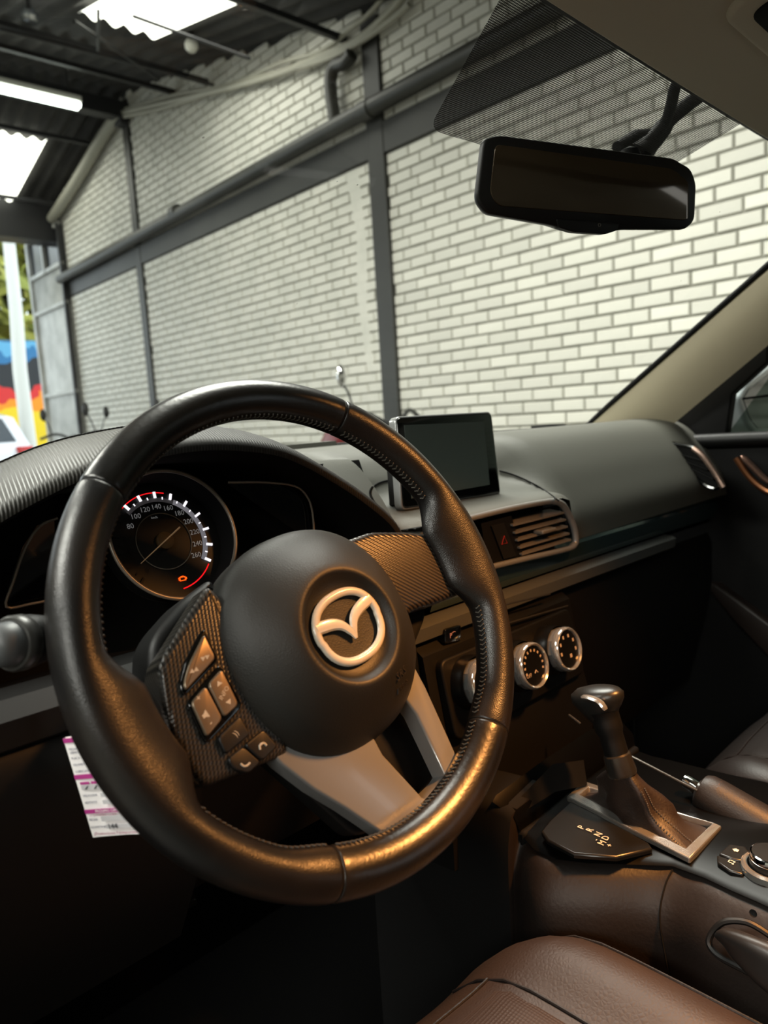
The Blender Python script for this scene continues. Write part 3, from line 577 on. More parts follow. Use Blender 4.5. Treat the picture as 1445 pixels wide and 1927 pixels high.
obj('lit_band', arc(38.5, 42.5, va(165), va(95), -23.9), mat('dim_band', '#4a4848', .5, emit='#6a6668', estr=.15), fc, smoothed=False)
obj('red_arc', arc(47, 48, va(152), va(95), -23.8), LRED, fc, smoothed=False)
obj('red_arc', arc(46.8, 48, va(310), va(264), -23.8), LRED, fc, smoothed=False)
for v in range(0, 261, 10):
    a = math.radians(va(v)); M2 = Matrix.Rotation(a, 4, 'Z'); big = v % 20 == 0; on = v >= 95
    obj('tick', MB(CL).box(42 if big else 41, 48 if big else 43.5, -1.1 if big else -.6, 1.1 if big else .6, -23.8, -22.2 if big else -23.5, M2), LIT if on else UNLIT, fc, smoothed=False)
for v in range(0, 261, 20):
    a = math.radians(va(v)); text('numeral', str(v), CL @ Matrix.Translation((33.5*math.cos(a)-(.6 if v >= 100 else 0), 33.5*math.sin(a), -23.6)), 6.9, PRINT if v >= 80 else UNLIT, fc)
text('unit_text', 'km/h', CL @ Matrix.Translation((-3, 23.5, -23.6)), 3.2, PRINT, fc)
na = math.radians(210); nd = Vector((math.cos(na), math.sin(na), 0)); nn = Vector((-nd.y, nd.x, 0))
obj('needle', MB(CL).add([nd*35+nn*.35+Vector((0, 0, -19)), nd*35-nn*.35+Vector((0, 0, -19)), -nd*19-nn*.8+Vector((0, 0, -19)), -nd*19+nn*.8+Vector((0, 0, -19)),
     nd*35+Vector((0, 0, -18.2)), -nd*19+Vector((0, 0, -18))], [(0, 4, 5, 3), (1, 2, 5, 4), (0, 1, 4), (2, 3, 5), (0, 3, 2, 1)]), mat('needle_tan', '#b08f6c', .4, emit='#c09a70', estr=.15), fc)
obj('needle_hub', MB(CL).lathe([(8.2, -24), (8.2, -20.5), (7.2, -20), (.01, -20)], 28), AMB, fc)
ic = MB(CL @ Matrix.Translation((7, -38, -23.7)))
for b in ((-3, 3, -2, -1.2), (-3, 3, 1.2, 2), (-3.2, -2.4, -2, 2), (2.2, 3, -2, 2), (-1.5, 1.5, 2, 2.6), (-4.2, -3.6, -1.4, 1.4), (3.2, 4.2, -1, 1)): ic.box(*b, 0, .2)
obj('warning_icon', ic, LORA, fc, smoothed=False)
for pts, n_ in (([(430, 908), (500, 908), (555, 915), (578, 935), (588, 965), (592, 1020)], 'side_display_frame'), ([(108, 975), (75, 990), (48, 1030), (25, 1095), (12, 1142), (60, 1136), (110, 1126)], 'side_display_frame')):
    pl_ = [at(x, y, Y=.588) for x, y in pts]
    o = obj(n_, MB().tube(smooth(pl_, 4), .0011, 8), BEZ, cl)
    obj('side_display', MB().add([p+Vector((0, .006, 0)) for p in pl_], [tuple(range(len(pl_)))]), GLOSS, o, smoothed=False)
# ================================================================ STEERING WHEEL
TW = math.radians(24.5); YW = math.radians(2.1); WC = Vector((.325, .402, -.136)); WN = Vector((-math.sin(YW)*math.cos(TW), -math.cos(YW)*math.cos(TW), math.sin(TW))); PH = math.radians(11.5)
_ex = Vector((math.cos(YW), -math.sin(YW), 0)); _ey = WN.cross(_ex)
EX = _ex*math.cos(PH)+_ey*math.sin(PH); EY = -_ex*math.sin(PH)+_ey*math.cos(PH)
WF = frame(WC, EX, EY, WN, .001)
def wl(px, py, h):               # pixel -> wheel-plane millimetres at height h
    p = onplane(px, py, WC+WN*h*.001, WN)-WC; return (p.dot(EX)*1000, p.dot(EY)*1000)
RIML = mat('worn_black_leather', '#121110', .30, 0, .55, bump=('noise', 300, .25, .0007), var=(11, '#26211c', 1.1))
RIMP = mat('grip_leather', '#100f0f', .33, 0, .5, bump=('leather', 700, .3, .0005), var=(16, '#1e1a17', 1))
THREAD = mat('grey_thread', '#4d4942', .6)
CARB = carbon('carbon_wrap', 104, math.radians(48), '#0f0d0b', '#3a332b', .33, .12); CARBL = carbon('carbon_wrap_left', 120, math.radians(-70), '#10100f', '#3c3934', .3, .45)
HUBM = mat('hub_grain', '#1b1a17', .5, 0, .45, bump=('leather', 520, .22, .0006))
sw = thing('steering_wheel', 'black leather steering wheel with carbon-wrapped spokes and winged emblem', 'steering wheel', WC, frame((0, 0, 0), EX, EY, WN))
def win(a, c, w, e): d = abs((a-c+180) % 360-180); return 1-sstep(w, w+e, d)
def rimsec(a, k=1.0):
    th = math.radians(a); Rm, ar, br = 170.4, 14.9, 16.4
    g = max(win(a, -4, 9, 12), win(a, 184, 9, 12)); low = win(a, -90, 34, 12)
    e = 20*g+3*low; ar2 = ar+.4*low
    out = []
    for j in range(24):
        f = 2*math.pi*j/24; c, s_ = math.cos(f), math.sin(f)
        if c >= 0: r = Rm+ar2*c*k; h = br*s_*k
        else: r = Rm+(ar2+e)*c*k*(abs(c)**.15 if e > 1 else 1); h = br*s_*k*(1-.30*g*c*c)-4*g*c*c
        out.append((r*math.cos(th), r*math.sin(th), h))
    return out
SEAMS = [(51.5, 128.5, RIML, 'rim_top_leather'), (128.5, 238.5, RIMP, 'rim_grip_leather'), (238.5, 301.5, RIML, 'rim_bottom_leather'), (301.5, 411.5, RIMP, 'rim_grip_leather')]
for a0, a1, m, nm in SEAMS:
    n = int((a1-a0)/2.2); rows = [rimsec(a0+.12, .95), rimsec(a0+.3, .985)]+[rimsec(a0+.8+(a1-a0-1.6)*i/n) for i in range(n+1)]+[rimsec(a1-.3, .985), rimsec(a1-.12, .95)]
    o = obj(nm, MB(WF).loft(rows, False, True, True), m, sw, ang=75)
    sm = MB(WF); a = a0+1.5
    while a < a1-1.5:
        gg = max(win(a, -4, 9, 12), win(a, 184, 9, 12))
        if gg < .05:
            th = math.radians(a); lw = win(a, -90, 34, 12); R0 = 170.4-14.9-.4*lw-.3-20*gg-3*lw
            for sg in (-1, 1):
                p = Vector((R0*math.cos(th), R0*math.sin(th), 2.2)); t = Vector((-math.sin(th), math.cos(th), 0)); rr = Vector((math.cos(th), math.sin(th), 0))
                sm.tube([p, p+t*1.5+Vector((0, 0, sg*3.2))+rr*.3], .6, 5)
        elif sm.v: obj('stitching', sm, THREAD, o); sm = MB(WF)
        a += 1.45
    if sm.v: obj('stitching', sm, THREAD, o)
# seam grooves visible as dark rings
for a in (51.5, 128.5, 238.5, 301.5): obj('seam_ring', MB(WF).loft([rimsec(a-.25, .965), rimsec(a+.25, .965)], False, True), MATTE, sw)
# airbag cover
hc = (-2, -17); prof = [(1.0, -34), (1.01, -16), (1.0, -10), (.985, -6), (.95, -1.5), (.88, 6), (.80, 11.5), (.72, 16.5), (.64, 21), (.57, 24.5), (.52, 26.6), (.49, 27.2), (.465, 26.3), (.44, 23.5), (.40, 20.8), (.34, 19.5), (.2, 19.2), (.001, 19.0)]
def hubr(a): c, s_ = abs(math.cos(a)), abs(math.sin(a)); return 81.5/((c**2.25+s_**2.25)**(1/2.25))
rows = []
for q, h in prof:
    row = []
    for j in range(72):
        a = 2*math.pi*j/72; b = sstep(.5, .8, q); r = q*(82*(1-b)+hubr(a)*b)
        up = .5+.5*math.sin(a); x, y = hc[0]+r*math.cos(a), hc[1]+r*math.sin(a)
        row.append((x, y, h-(sstep(.55, 1, q)*3*(1-up))))
    rows.append(row)
hub = obj('airbag_cover', MB(WF).loft(rows, False, True), HUBM, sw, ang=80)
EMB = mat('ivory_chrome', '#d6cfbf', .25, 0, coat=.4)
er = []
for j in range(64):
    a = 2*math.pi*j/64; c, s_ = math.cos(a), math.sin(a); k = (abs(c)**2.3+abs(s_)**2.3)**(-1/2.3)
    er.append(Vector((hc[0]+1.5+28*c*k*(.97 if s_ < 0 else 1), hc[1]+23.5*s_*k, 22.2)))
em = obj('winged_emblem', MB(WF).tube(er, 3.1, 10, closed=True, flat=.75, up=(0, 0, 1)), EMB, hub)
for sg in (-1, 1):
    w_ = [(27*sg, 9.5), (20*sg, 8.5), (12*sg, 6.5), (6*sg, 3.0), (2.2*sg, -2.5), (0, -9.5)]; wd_ = [4.2, 4.4, 4.1, 3.6, 3.0, 1.2]
    c = smooth([(hc[0]+1.5+x, hc[1]+y, 22.6) for x, y in w_], 5); ww = [interp(range(6), wd_, i/5) for i in range(len(c))]
    obj('emblem_wing', MB(WF).tube(c, ww, 8, flat=.55, up=(0, 0, 1)), EMB, em)
PRN = mat('embossed_black', '#2b2722', .4)
def hubh(x, y): r = math.hypot(x-hc[0], y-hc[1])/82; pr = prof[::-1]; return interp([q for q, _ in pr[:-2]], [h for _, h in pr[:-2]], r)-sstep(.55, 1, r)*1.5
b0 = wl(735, 1274, 8); text('embossed_text', 'SRS', WF @ Matrix.Translation((b0[0], b0[1], hubh(*b0)+.3)) @ Matrix.Rotation(math.radians(22), 4, 'X') @ Matrix.Rotation(math.radians(14), 4, 'Y'), 9.5, PRN, hub, ext=.5)
b1 = wl(742, 1296, 4); text('embossed_text', 'AIRBAG', WF @ Matrix.Translation((b1[0], b1[1], hubh(*b1)+.3)) @ Matrix.Rotation(math.radians(26), 4, 'X') @ Matrix.Rotation(math.radians(16), 4, 'Y'), 5.0, PRN, hub, ext=.5)
# side spokes
obj('spoke_back_cover', MB(WF).extr(rpoly([wl(x, y, -26) for x, y in ((402, 1084), (345, 1128), (300, 1180), (284, 1212), (282, 1290), (330, 1380), (420, 1330), (420, 1150))], 6, 4), -60, -26, 7), BLACK, sw, ang=60)
lp_ = [wl(x, y, -7) for x, y in ((392, 1098), (345, 1172), (308, 1232), (298, 1262), (306, 1330), (330, 1400), (352, 1446), (382, 1484))]+[(-70, -70), (-55, 0), (-60, 35)]
obj('left_spoke', MB(WF).extr(rpoly(lp_, 5, 3), -32, -6, 5), CARBL, sw, ang=50)
rp_ = [wl(x, y, -7) for x, y in ((700, 999), (770, 999), (822, 1006), (858, 1034), (880, 1068), (887, 1090), (880, 1112), (830, 1132), (775, 1150))]+[(55, -45), (50, 40)]
obj('right_spoke', MB(WF).extr(rpoly(rp_, 5, 3), -34, -6, 6), CARB, sw, ang=50)
SILV2 = mat('painted_silver', '#8f9090', .3, .45, .5, coat=.2)
# silver lower spoke, a U round the opening
out_ = [wl(x, y, -9) for x, y in ((492, 1398), (530, 1440), (590, 1486), (650, 1522), (700, 1556), (722, 1572), (775, 1560), (822, 1528), (868, 1460), (862, 1430), (838, 1376), (800, 1292))]
inn_ = [wl(x, y, -9) for x, y in ((783, 1345), (838, 1460), (832, 1470), (800, 1503), (794, 1501), (720, 1420))]
up_ = [(62, -60), (30, -75)]
U = out_+[(60, -70), (35, -80)]+inn_+[(-5, -80), (-60, -60)]
obj('silver_spoke', MB(WF).extr(U, -24, -8, 2.2), SILV2, sw, ang=50)
obj('spoke_backing', MB(WF).extr(rpoly([(-75, -60), (-40, -150), (-10, -160), (45, -158), (60, -140), (75, -60)], 8, 4), -52, -34, 3), BLACK, sw)
obj('wheel_back', MB(WF).extr(rpoly([(-120, 10), (-125, -45), (-70, -75), (70, -75), (125, -45), (120, 10), (60, 45), (-60, 45)], 15, 4), -62, -30, 6), MATTE, sw)
BTN = mat('button_satin', '#8c7c68', .33, .65, .5); BTNB = mat('button_black', '#161616', .4); ICON = mat('icon_print', '#b9b4a8', .5)
def button(nm, px, h0, h1, m, ch=1.2, r=3): return obj(nm, MB(WF).extr(rpoly([wl(x, y, h1) for x, y in px], r, 4), h0, h1, ch), m, sw, ang=50)
button('button_frame', ((384, 1180), (412, 1242), (346, 1312), (338, 1290), (350, 1245)), -7, -3.5, GLOSS, 1, 4)
bA = button('track_button', ((385, 1192), (407, 1238), (350, 1300), (346, 1285), (356, 1250)), -6, -1.5, BTN)
button('button_frame', ((414, 1248), (458, 1328), (388, 1402), (352, 1322)), -7, -3.5, GLOSS, 1, 4)
bB = button('volume_button', ((388, 1290), (420, 1352), (390, 1388), (360, 1322)), -6, -1.5, BTN)
bC = button('info_button', ((418, 1258), (450, 1325), (423, 1350), (392, 1287)), -6, -1.5, BTN)
bD = button('voice_button', ((452, 1346), (472, 1382), (425, 1420), (410, 1388)), -9, -2.5, BTNB)
bE = button('call_button', ((458, 1404), (492, 1434), (468, 1456), (440, 1448), (428, 1428)), -14, -3, BTNB)
bF = button('hang_up_button', ((496, 1372), (524, 1404), (494, 1432), (460, 1402)), -14, -3, BTNB)
RZ = lambda d: Matrix.Rotation(math.radians(d), 4, 'Z')
def glyph(p, px, body, size, h, rot=0): x, y = wl(*px, h); text('icon', body, WF @ Matrix.Translation((x, y, h)) @ RZ(rot), size, ICON, p)
def tri(p, px, h, pts, s=1.0):
    x, y = wl(*px, h); obj('icon', MB(WF @ Matrix.Translation((x, y, h)) @ RZ(8)).extr([(a*s, b*s) for a, b in pts], 0, .15), ICON, p, smoothed=False)
R_ = [(-1.6, -1.5), (1.4, 0), (-1.6, 1.5)]; L_ = [(1.6, -1.5), (-1.4, 0), (1.6, 1.5)]
for dx in (-5, 3): tri(bA, (388+dx, 1236-dx*.4), -1.5, R_)
for dx in (-4, 4): tri(bA, (364+dx, 1263-dx*.4), -1.5, L_)
tri(bC, (412, 1286), -1.5, [(-2.2, -1.2), (2.2, -1.2), (0, 1.8)]); tri(bC, (431, 1321), -1.5, [(-2.2, 1.2), (2.2, 1.2), (0, -1.8)])
glyph(bC, (422, 1304), 'INFO', 4.2, -1.45, 28); glyph(bB, (374, 1314), '+', 6, -1.45, 20); glyph(bB, (396, 1360), '-', 7, -1.45, 20)
tri(bB, (387, 1345), -1.5, [(-2.6, -1.3), (-1, -1.3), (1.8, -3), (1.8, 3), (-1, 1.3), (-2.6, 1.3)], .9)
glyph(bD, (444, 1380), '))', 5, -2.4, 20); 
obj('icon', MB(WF @ Matrix.Translation((*wl(462, 1436, -3), -2.9))).tube(smooth([(-3, 1.5, 0), (-2, -.8, 0), (0, -1.8, 0), (2.6, -1.4, 0)], 4), .7, 6), ICON, bE)
obj('icon', MB(WF @ Matrix.Translation((*wl(494, 1404, -3), -2.9))).tube(smooth([(-2.6, -1, 0), (-1.5, 1.2, 0), (1.5, 1.2, 0), (2.6, -1, 0)], 4), .8, 6), ICON, bF)
# column shroud and stalk
cs_ = thing('steering_column', 'black column shroud between the steering wheel and the cluster', 'column', (.327, .55, -.2))
CM = frame(WC, (1, 0, 0), _ey, WN, .001)
obj('shroud', MB(CM).loft([[(x*k, y*k-6, h) for x, y in rpoly([(-62, 38), (62, 38), (70, -20), (40, -66), (-40, -66), (-70, -20)], 22, 5)] for h, k in ((-60, .92), (-64, 1.0), (-110, 1.04), (-230, 1.1))], False, True, True), BLACK, cs_)
obj('boot_gap', MB(CM).lathe([(40, -50), (44, -62)], 40), MATTE, cs_)
ts = thing('indicator_stalk', 'black indicator stalk with grey end cap left of the wheel', 'stalk', at(30, 1205, Y=.47))
sa, sb = at(8, 1214, Y=.44), Vector((.150, .452, -.1185)); dv = (sb-sa).normalized()
obj('barrel', MB().tube([sa+dv*.012, sa+dv*.018, sb, sb+dv*.02], [.0150, .0155, .0140, .009], 24), BLACK, ts)
obj('collar_ring', MB().tube([sa+dv*.004, sa+dv*.006, sa+dv*.012, sa+dv*.014], [.0150, .0162, .0162, .0150], 24), mat('worn_collar', '#3a3a38', .35), ts)
obj('end_cap', MB().tube([sa-dv*.010, sa-dv*.009, sa-dv*.006, sa, sa+dv*.006], [.002, .007, .011, .0128, .0132], 24), mat('grey_cap', '#4b4e50', .45), ts)
ib = at(76, 1176, Y=.447); 
lamp_ic = MB(frame(ib+Vector((0, -.0, .0)), (dv.x, dv.y, dv.z), (0, .4, 1)))
for k in range(6): lamp_ic.tube([(.0018*math.cos(k*1.05), .0018*math.sin(k*1.05), .0005), (.0034*math.cos(k*1.05), .0034*math.sin(k*1.05), .0005)], .0004, 5)
lamp_ic.tube([(.0013*math.cos(k*.6), .0013*math.sin(k*.6), .0005) for k in range(10)], .0003, 5)
obj('lamp_icon', lamp_ic, ICON, ts)
# service card
c0, c1, c2 = at(117, 1390, Y=.45), at(175, 1576, Y=.44), at(258, 1572, Y=.41)
up = (c0-c1); H_ = up.length; xdir = (c2-c1).normalized(); CARDW = .056; TS = .47
KM = frame(c1, xdir, up, None)
cd = thing('service_card', 'white oil-change card with purple bands hanging behind the wheel', 'card', c1, frame((0, 0, 0), xdir, up, None))
PAPER = mat('card_paper', '#f2eeee', .6); PURP = mat('purple_ink', '#a8327f', .6); NAVY = mat('navy_ink', '#2b2f56', .6); PURT = mat('purple_type', '#93315f', .6); GREYI = mat('grey_box', '#b7b5b8', .6); INK = mat('pen_ink', '#24222a', .6)
obj('paper', MB(KM).loft([[(CARDW*i/8, H_*j/8, -.0015*math.sin(math.pi*i/8)) for i in range(9)] for j in range(9)]).loft([[(CARDW*i/8, H_*j/8, -.0018-.0015*math.sin(math.pi*i/8)) for i in range(9)] for j in range(9)]), PAPER, cd)
def band(v0, v1, m=PURP, x0=0, x1=CARDW): obj('printed_band', MB(KM).box(x0, x1, H_*v0, H_*v1, .0002, .0004), m, cd, smoothed=False)
band(.955, 1.0); band(.59, .635); band(.243, .285); band(.535, .56, PURP, .003, .010); band(.535, .56, PURP, .0115, .019)
for v0, v1, x0, x1 in ((.48, .53, .003, .02), (.16, .21, .011, .03), (.085, .125, .013, .034), (.40, .44, .016, .03), (.33, .37, .016, .03)): band(v0, v1, GREYI, x0, x1)
for v, tx, s_, m, x in ((.89, 'FECHA', .0046, NAVY, .004), (.865-.01, 'SERVICIO', .0044, NAVY, .004), (.80, 'PLACA', .0046, NAVY, .004), (.735, 'KILOMETRAJE', .0046, NAVY, .004), (.668, 'LUBRICANTE', .0046, NAVY, .004), (.425, 'VALVULINA', .0046, NAVY, .004), (.355, 'ADITIVOS', .0046, NAVY, .004),
        (.264, 'PR\u00d3XIMO CAMBIO', .0052, PAPER, .014), (.225, 'LO QUE PRIMERO OCURRA', .0036, PURT, .005), (.183, 'FECHA', .0046, NAVY, .003), (.107, 'KILOMETRAJE', .0042, NAVY, .002), (.04, '\u00a1\u00a1Promociones Permanentes!!', .0062, PURT, .003)):
    text('printed_text', tx, KM @ Matrix.Translation((x*.6, H_*v, .0006)), s_*TS, m, cd, ext=.00002, align='LEFT')
text('handwriting', '144', KM @ Matrix.Translation((.0145, H_*.107, .0008)), .0052, INK, cd, ext=.00002, align='LEFT')
for x in (.007, .014): obj('pen_tick', MB(KM).tube([(x-.001, H_*.49, .0006), (x+.0015, H_*.52, .0006)], .0003, 5), INK, cd)
# ================================================================ CENTRE STACK
ds = thing('centre_display', 'tablet-style infotainment screen standing on the dashboard', 'screen', (.715, .61, -.115))
q = [at(748, 786, Y=.606), at(926, 776, Y=.604), at(943, 930, Y=.590), at(760, 958, Y=.592)]
DM = frame((q[0]+q[1]+q[2]+q[3])/4, (q[1]-q[0]), (q[0]-q[3]), None)
dl = [(lambda p: (p.x, p.y))(DM.inverted() @ p) for p in q]
dp_ = rpoly(dl, .007, 5)
obj('body', MB(DM).extr(dp_, -.014, -.001, .002), GLOSS, ds, ang=50)
obj('silver_edge', MB(DM).extr(inset(dp_, -.0018), -.013, -.002, .002), SILV2, ds, ang=50)
sc_ = [(lambda p: (p.x, p.y))(DM.inverted() @ onplane(x, y, DM.translation, DM.to_3x3() @ Vector((0, 0, 1)))) for x, y in ((761, 800), (911, 793), (922, 912), (775, 938))]
obj('screen', MB(DM).extr(sc_, -.0012, -.0004), mat('dark_lcd', '#4a5350', .3, 0, .5), ds, smoothed=False)
obj('rear_case', MB(DM).extr(inset(dp_, .006), -.030, -.013, 0), BLACK, ds)
obj('stand', MB(DM).box(-.05, .05, -.068, -.05, -.03, -.004), BLACK, ds, bevel=.003)
obj('shelf_seam', MB().tube([onpad(q.x, q.y) for q in smooth([(940, 886, 0), (965, 893, 0), (995, 906, 0), (1025, 923, 0), (1052, 943, 0)], 6)], .0012, 6), MATTE, dash)
obj('shelf_seam', MB().tube([onpad(q.x, q.y) for q in smooth([(748, 901, 0), (715, 908, 0), (697, 922, 0), (702, 942, 0), (728, 972, 0), (752, 996, 0)], 6)], .0012, 6), MATTE, dash)
av = thing('centre_air_vent', 'centre air vent with silver surround and hazard switch beside the screen', 'air vent', (.77, .54, -.19))
fr = smooth([at(x, y, Y=.528) for x, y in ((870, 979), (960, 957), (1030, 944), (1052, 946), (1064, 958), (1079, 990), (1083, 1018), (1076, 1029), (1060, 1035), (990, 1051), (915, 1069))], 4)
obj('silver_surround', MB().tube(fr, [.0038 if i < 10 or i > 28 else .0046 for i in range(len(fr))], 10, up=(0, 1, 0)), SILV2, av)
vb = [at(x, y, Y=.56) for x, y in ((955, 972), (1050, 950), (1078, 1022), (985, 1050))]
obj('vent_cavity', MB().add(vb, [(0, 1, 2, 3)]), MATTE, av, smoothed=False)
a0, a1 = at(962, 978, Y=.528), at(1060, 956, Y=.528); b0_, b1_ = at(984, 1046, Y=.528), at(1076, 1024, Y=.528)
for k in (.14, .34, .54, .74, .92):
    l, r = a0.lerp(b0_, k), a1.lerp(b1_, k); r.z = l.z = (l.z+r.z)/2
    obj('vent_slat', MB().loft([[p+Vector((0, y, z)) for y, z in ((0, .0012), (.024, .004), (.024, .002), (0, -.0012))] for p in (l, r)], False, True, True), mat('slat_grey', '#6a665f', .35) if k == .14 else MATS['slat_grey'], av)
vk = (a0.lerp(b0_, .5)+a1.lerp(b1_, .5))/2
obj('vent_tab', MB().box(-.016, .016, -.010, .006, -.0028, .0028, Matrix.Translation(vk+Vector((.0, 0, .002)))), mat('tab_grey', '#66625a', .35), av, bevel=.002)
hzp = [at(x, y, Y=.532) for x, y in ((905, 985), (962, 970), (985, 1045), (918, 1062))]
obj('switch_panel', MB().loft([[hzp[0], hzp[1]], [hzp[3], hzp[2]]]), BLACK, av)
hz = [at(x, y, Y=.530) for x, y in ((925, 990), (948, 984), (972, 1046), (948, 1052))]
hs_ = obj('hazard_switch', MB().loft([[hz[0]+Vector((0, .003, 0)), hz[1]+Vector((0, .003, 0))], [hz[0], hz[1]], [hz[3], hz[2]], [hz[3]+Vector((0, .003, 0)), hz[2]+Vector((0, .003, 0))]]), mat('switch_black', '#1c1c1c', .3), av)
hzc = at(949, 1017, Y=.529); tri3 = [Vector((-.0055, 0, -.004)), Vector((.0055, 0, -.004)), Vector((0, 0, .0055))]
obj('hazard_triangle', MB().tube([hzc+p for p in tri3], .0006, 5, closed=True), mat('hazard_red', '#a02a1e', .5, emit='#a02a1e', estr=.1), hs_)
# climate controls
cp = thing('climate_panel', 'climate control panel with three chrome-ringed dials under the dashboard', 'control panel', (.71, .515, -.36))
PM = frame((.71, .508, -.312), (1, 0, 0), (0, .22, 1), None)
obj('panel', MB(PM).extr(rpoly([(-.13, .045), (.135, .045), (.14, -.045), (-.13, -.045)], .012, 4), -.03, -.002, .003), BLACK, cp)
CHR2 = mat('bright_chrome', '#d8d8d6', .14, .75); DFACE = mat('dial_black', '#0c0c0c', .3); DPR = mat('dial_icons', '#b9a99a', .5)
ck = [at(898, 1284, Y=.5), at(985, 1253, Y=.497), at(1050, 1222, Y=.495)]
for i, p in enumerate(ck):
    KM_ = PM.copy(); KM_.translation = p
    k = obj('climate_dial', MB(KM_).lathe([(.031, -.02), (.031, -.004), (.0295, -.001), (.029, .004)], 36), DFACE, cp)
    obj('chrome_ring', MB(KM_).lathe([(.0272, .009), (.0278, .012), (.0272, .0165), (.0255, .0182), (.0238, .0168), (.0232, .014)], 40), CHR2, k)
    obj('grip_band', MB(KM_).lathe([(.0268, -.002), (.0274, .002), (.0272, .010)], 10), SILV2, k, smoothed=False)
    obj('dial_face', MB(KM_).lathe([(.0236, .0145), (.012, .0150), (.0001, .0150)], 32), DFACE, k)
    if i == 1:
        for j in range(11): a = math.radians(200-j*22); obj('scale_mark', MB(KM_ @ Matrix.Rotation(a, 4, 'Z')).box(.0165, .0195, -.0012, .0012, .0150, .0153), DPR, k, smoothed=False)
        text('dial_text', 'OFF', KM_ @ Matrix.Translation((-.013, -.009, .0153)), .006, DPR, k)
        obj('fan_icon', MB(KM_ @ Matrix.Translation((.002, -.009, .0151))).tube([(-.003, 0, 0), (0, .003, 0), (.003, 0, 0)], .0008, 5), DPR, k)
    elif i == 2:
        for j in range(6): a = math.radians(190-j*40); obj('mode_icon', MB(KM_ @ Matrix.Translation((.0165*math.cos(a), .0165*math.sin(a), .015))).box(-.0016, .0016, -.002, .002, 0, .0003), DPR, k, smoothed=False)
        obj('mode_icon', MB(KM_ @ Matrix.Translation((.003, -.009, .015))).box(-.0022, .0022, -.0022, .0022, 0, .0003), DPR, k, smoothed=False)
    else: obj('blue_mark', MB(KM_ @ Matrix.Translation((-.012, -.004, .015))).box(-.001, .001, -.006, .006, 0, .0003), mat('cold_blue', '#30405c', .5), k, smoothed=False)
au = thing('fascia_slot', 'black disc slot panel above the climate dials', 'panel', (.72, .525, -.28))
for a, b in (((948, 1138), (1035, 1118)), ((948, 1175), (1068, 1140)), ((965, 1196), (1020, 1180))):
    p, q_ = at(*a, Y=.523), at(*b, Y=.523); obj('slot_edge', MB().tube([p, q_], .0012, 6), mat('slot_sheen', '#2b2a28', .4) if 'slot_sheen' not in MATS else MATS['slot_sheen'], au)
pk = thing('parking_switch', 'small black parking sensor switch with pink symbol behind the rim', 'switch', at(852, 1195, Y=.535))
obj('cap', MB(XZY).extr(rpoly([(p.x, p.z) for p in [at(x, y, Y=.53) for x, y in ((838, 1185), (868, 1176), (868, 1206), (838, 1212))]], .003, 3), .545, .53, .0012), GLOSS, pk)
pq = at(852, 1195, Y=.5293); text('symbol', 'P\u2040', frame(pq, (1, 0, 0), (0, 0, 1)), .008, mat('pink_print', '#b58a80', .5, emit='#b58a80', estr=.15), pk)
# ================================================================ CENTRE CONSOLE
con = thing('centre_console', 'dark leather-grained centre console between the seats', 'console', (.72, .25, -.84))
CSIDE = mat('console_grain', '#1b1512', .5, 0, .4, bump=('noise', 260, .35, .0008))
ed = [Vector((.56, .62, -.36)), Vector((.575, .53, -.41)), at(950, 1518, X=.59), at(985, 1572, Z=-.452), at(1030, 1612, Z=-.452), at(1130, 1626, Z=-.450), at(1268, 1630, Z=-.446), at(1360, 1668, Z=-.442), at(1445, 1705, Z=-.438), at(1560, 1760, Z=-.434)]
ed = smooth(ed, 5)
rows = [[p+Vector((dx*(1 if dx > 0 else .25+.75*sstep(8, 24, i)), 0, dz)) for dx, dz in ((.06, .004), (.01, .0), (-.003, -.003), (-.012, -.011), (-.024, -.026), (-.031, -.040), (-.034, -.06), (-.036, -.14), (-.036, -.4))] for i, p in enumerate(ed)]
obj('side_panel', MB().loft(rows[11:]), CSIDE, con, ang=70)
obj('shaded_side_panel_front', MB().loft(rows[:12]), MATTE, con, ang=70)  # front of the same flank, matte black to paint the shade under the wheel
se = [p+Vector((-.011, 0, -.013)) for p in [ed[30]]][0]
obj('panel_seam', MB().tube(smooth([ed[30]+Vector((a, b, c)) for a, b, c in ((-.003, .0, -.002), (-.0124, .002, -.0108), (-.0243, .002, -.0256), (-.0316, .0, -.040), (-.0345, -.004, -.06), (-.0363, -.02, -.14))], 4), .0010, 6), MATTE, con)
# gloss top plate
tp = ed[9::3]+[ed[-1]]; 
far = [Vector((.86, p.y, p.z+.0)) for p in tp]
obj('gloss_plate', MB().loft([[p+Vector((-.003, 0, .0015)) for p in tp], [p+Vector((.004, 0, .006)) for p in tp], [p.lerp(f_, .35)+Vector((0, 0, .010)) for p, f_ in zip(tp, far)], [p.lerp(f_, .7)+Vector((0, 0, .010)) for p, f_ in zip(tp, far)], far]), mat('console_gloss', '#060606', .32, 0, .12), con, ang=60)
fz = -.437
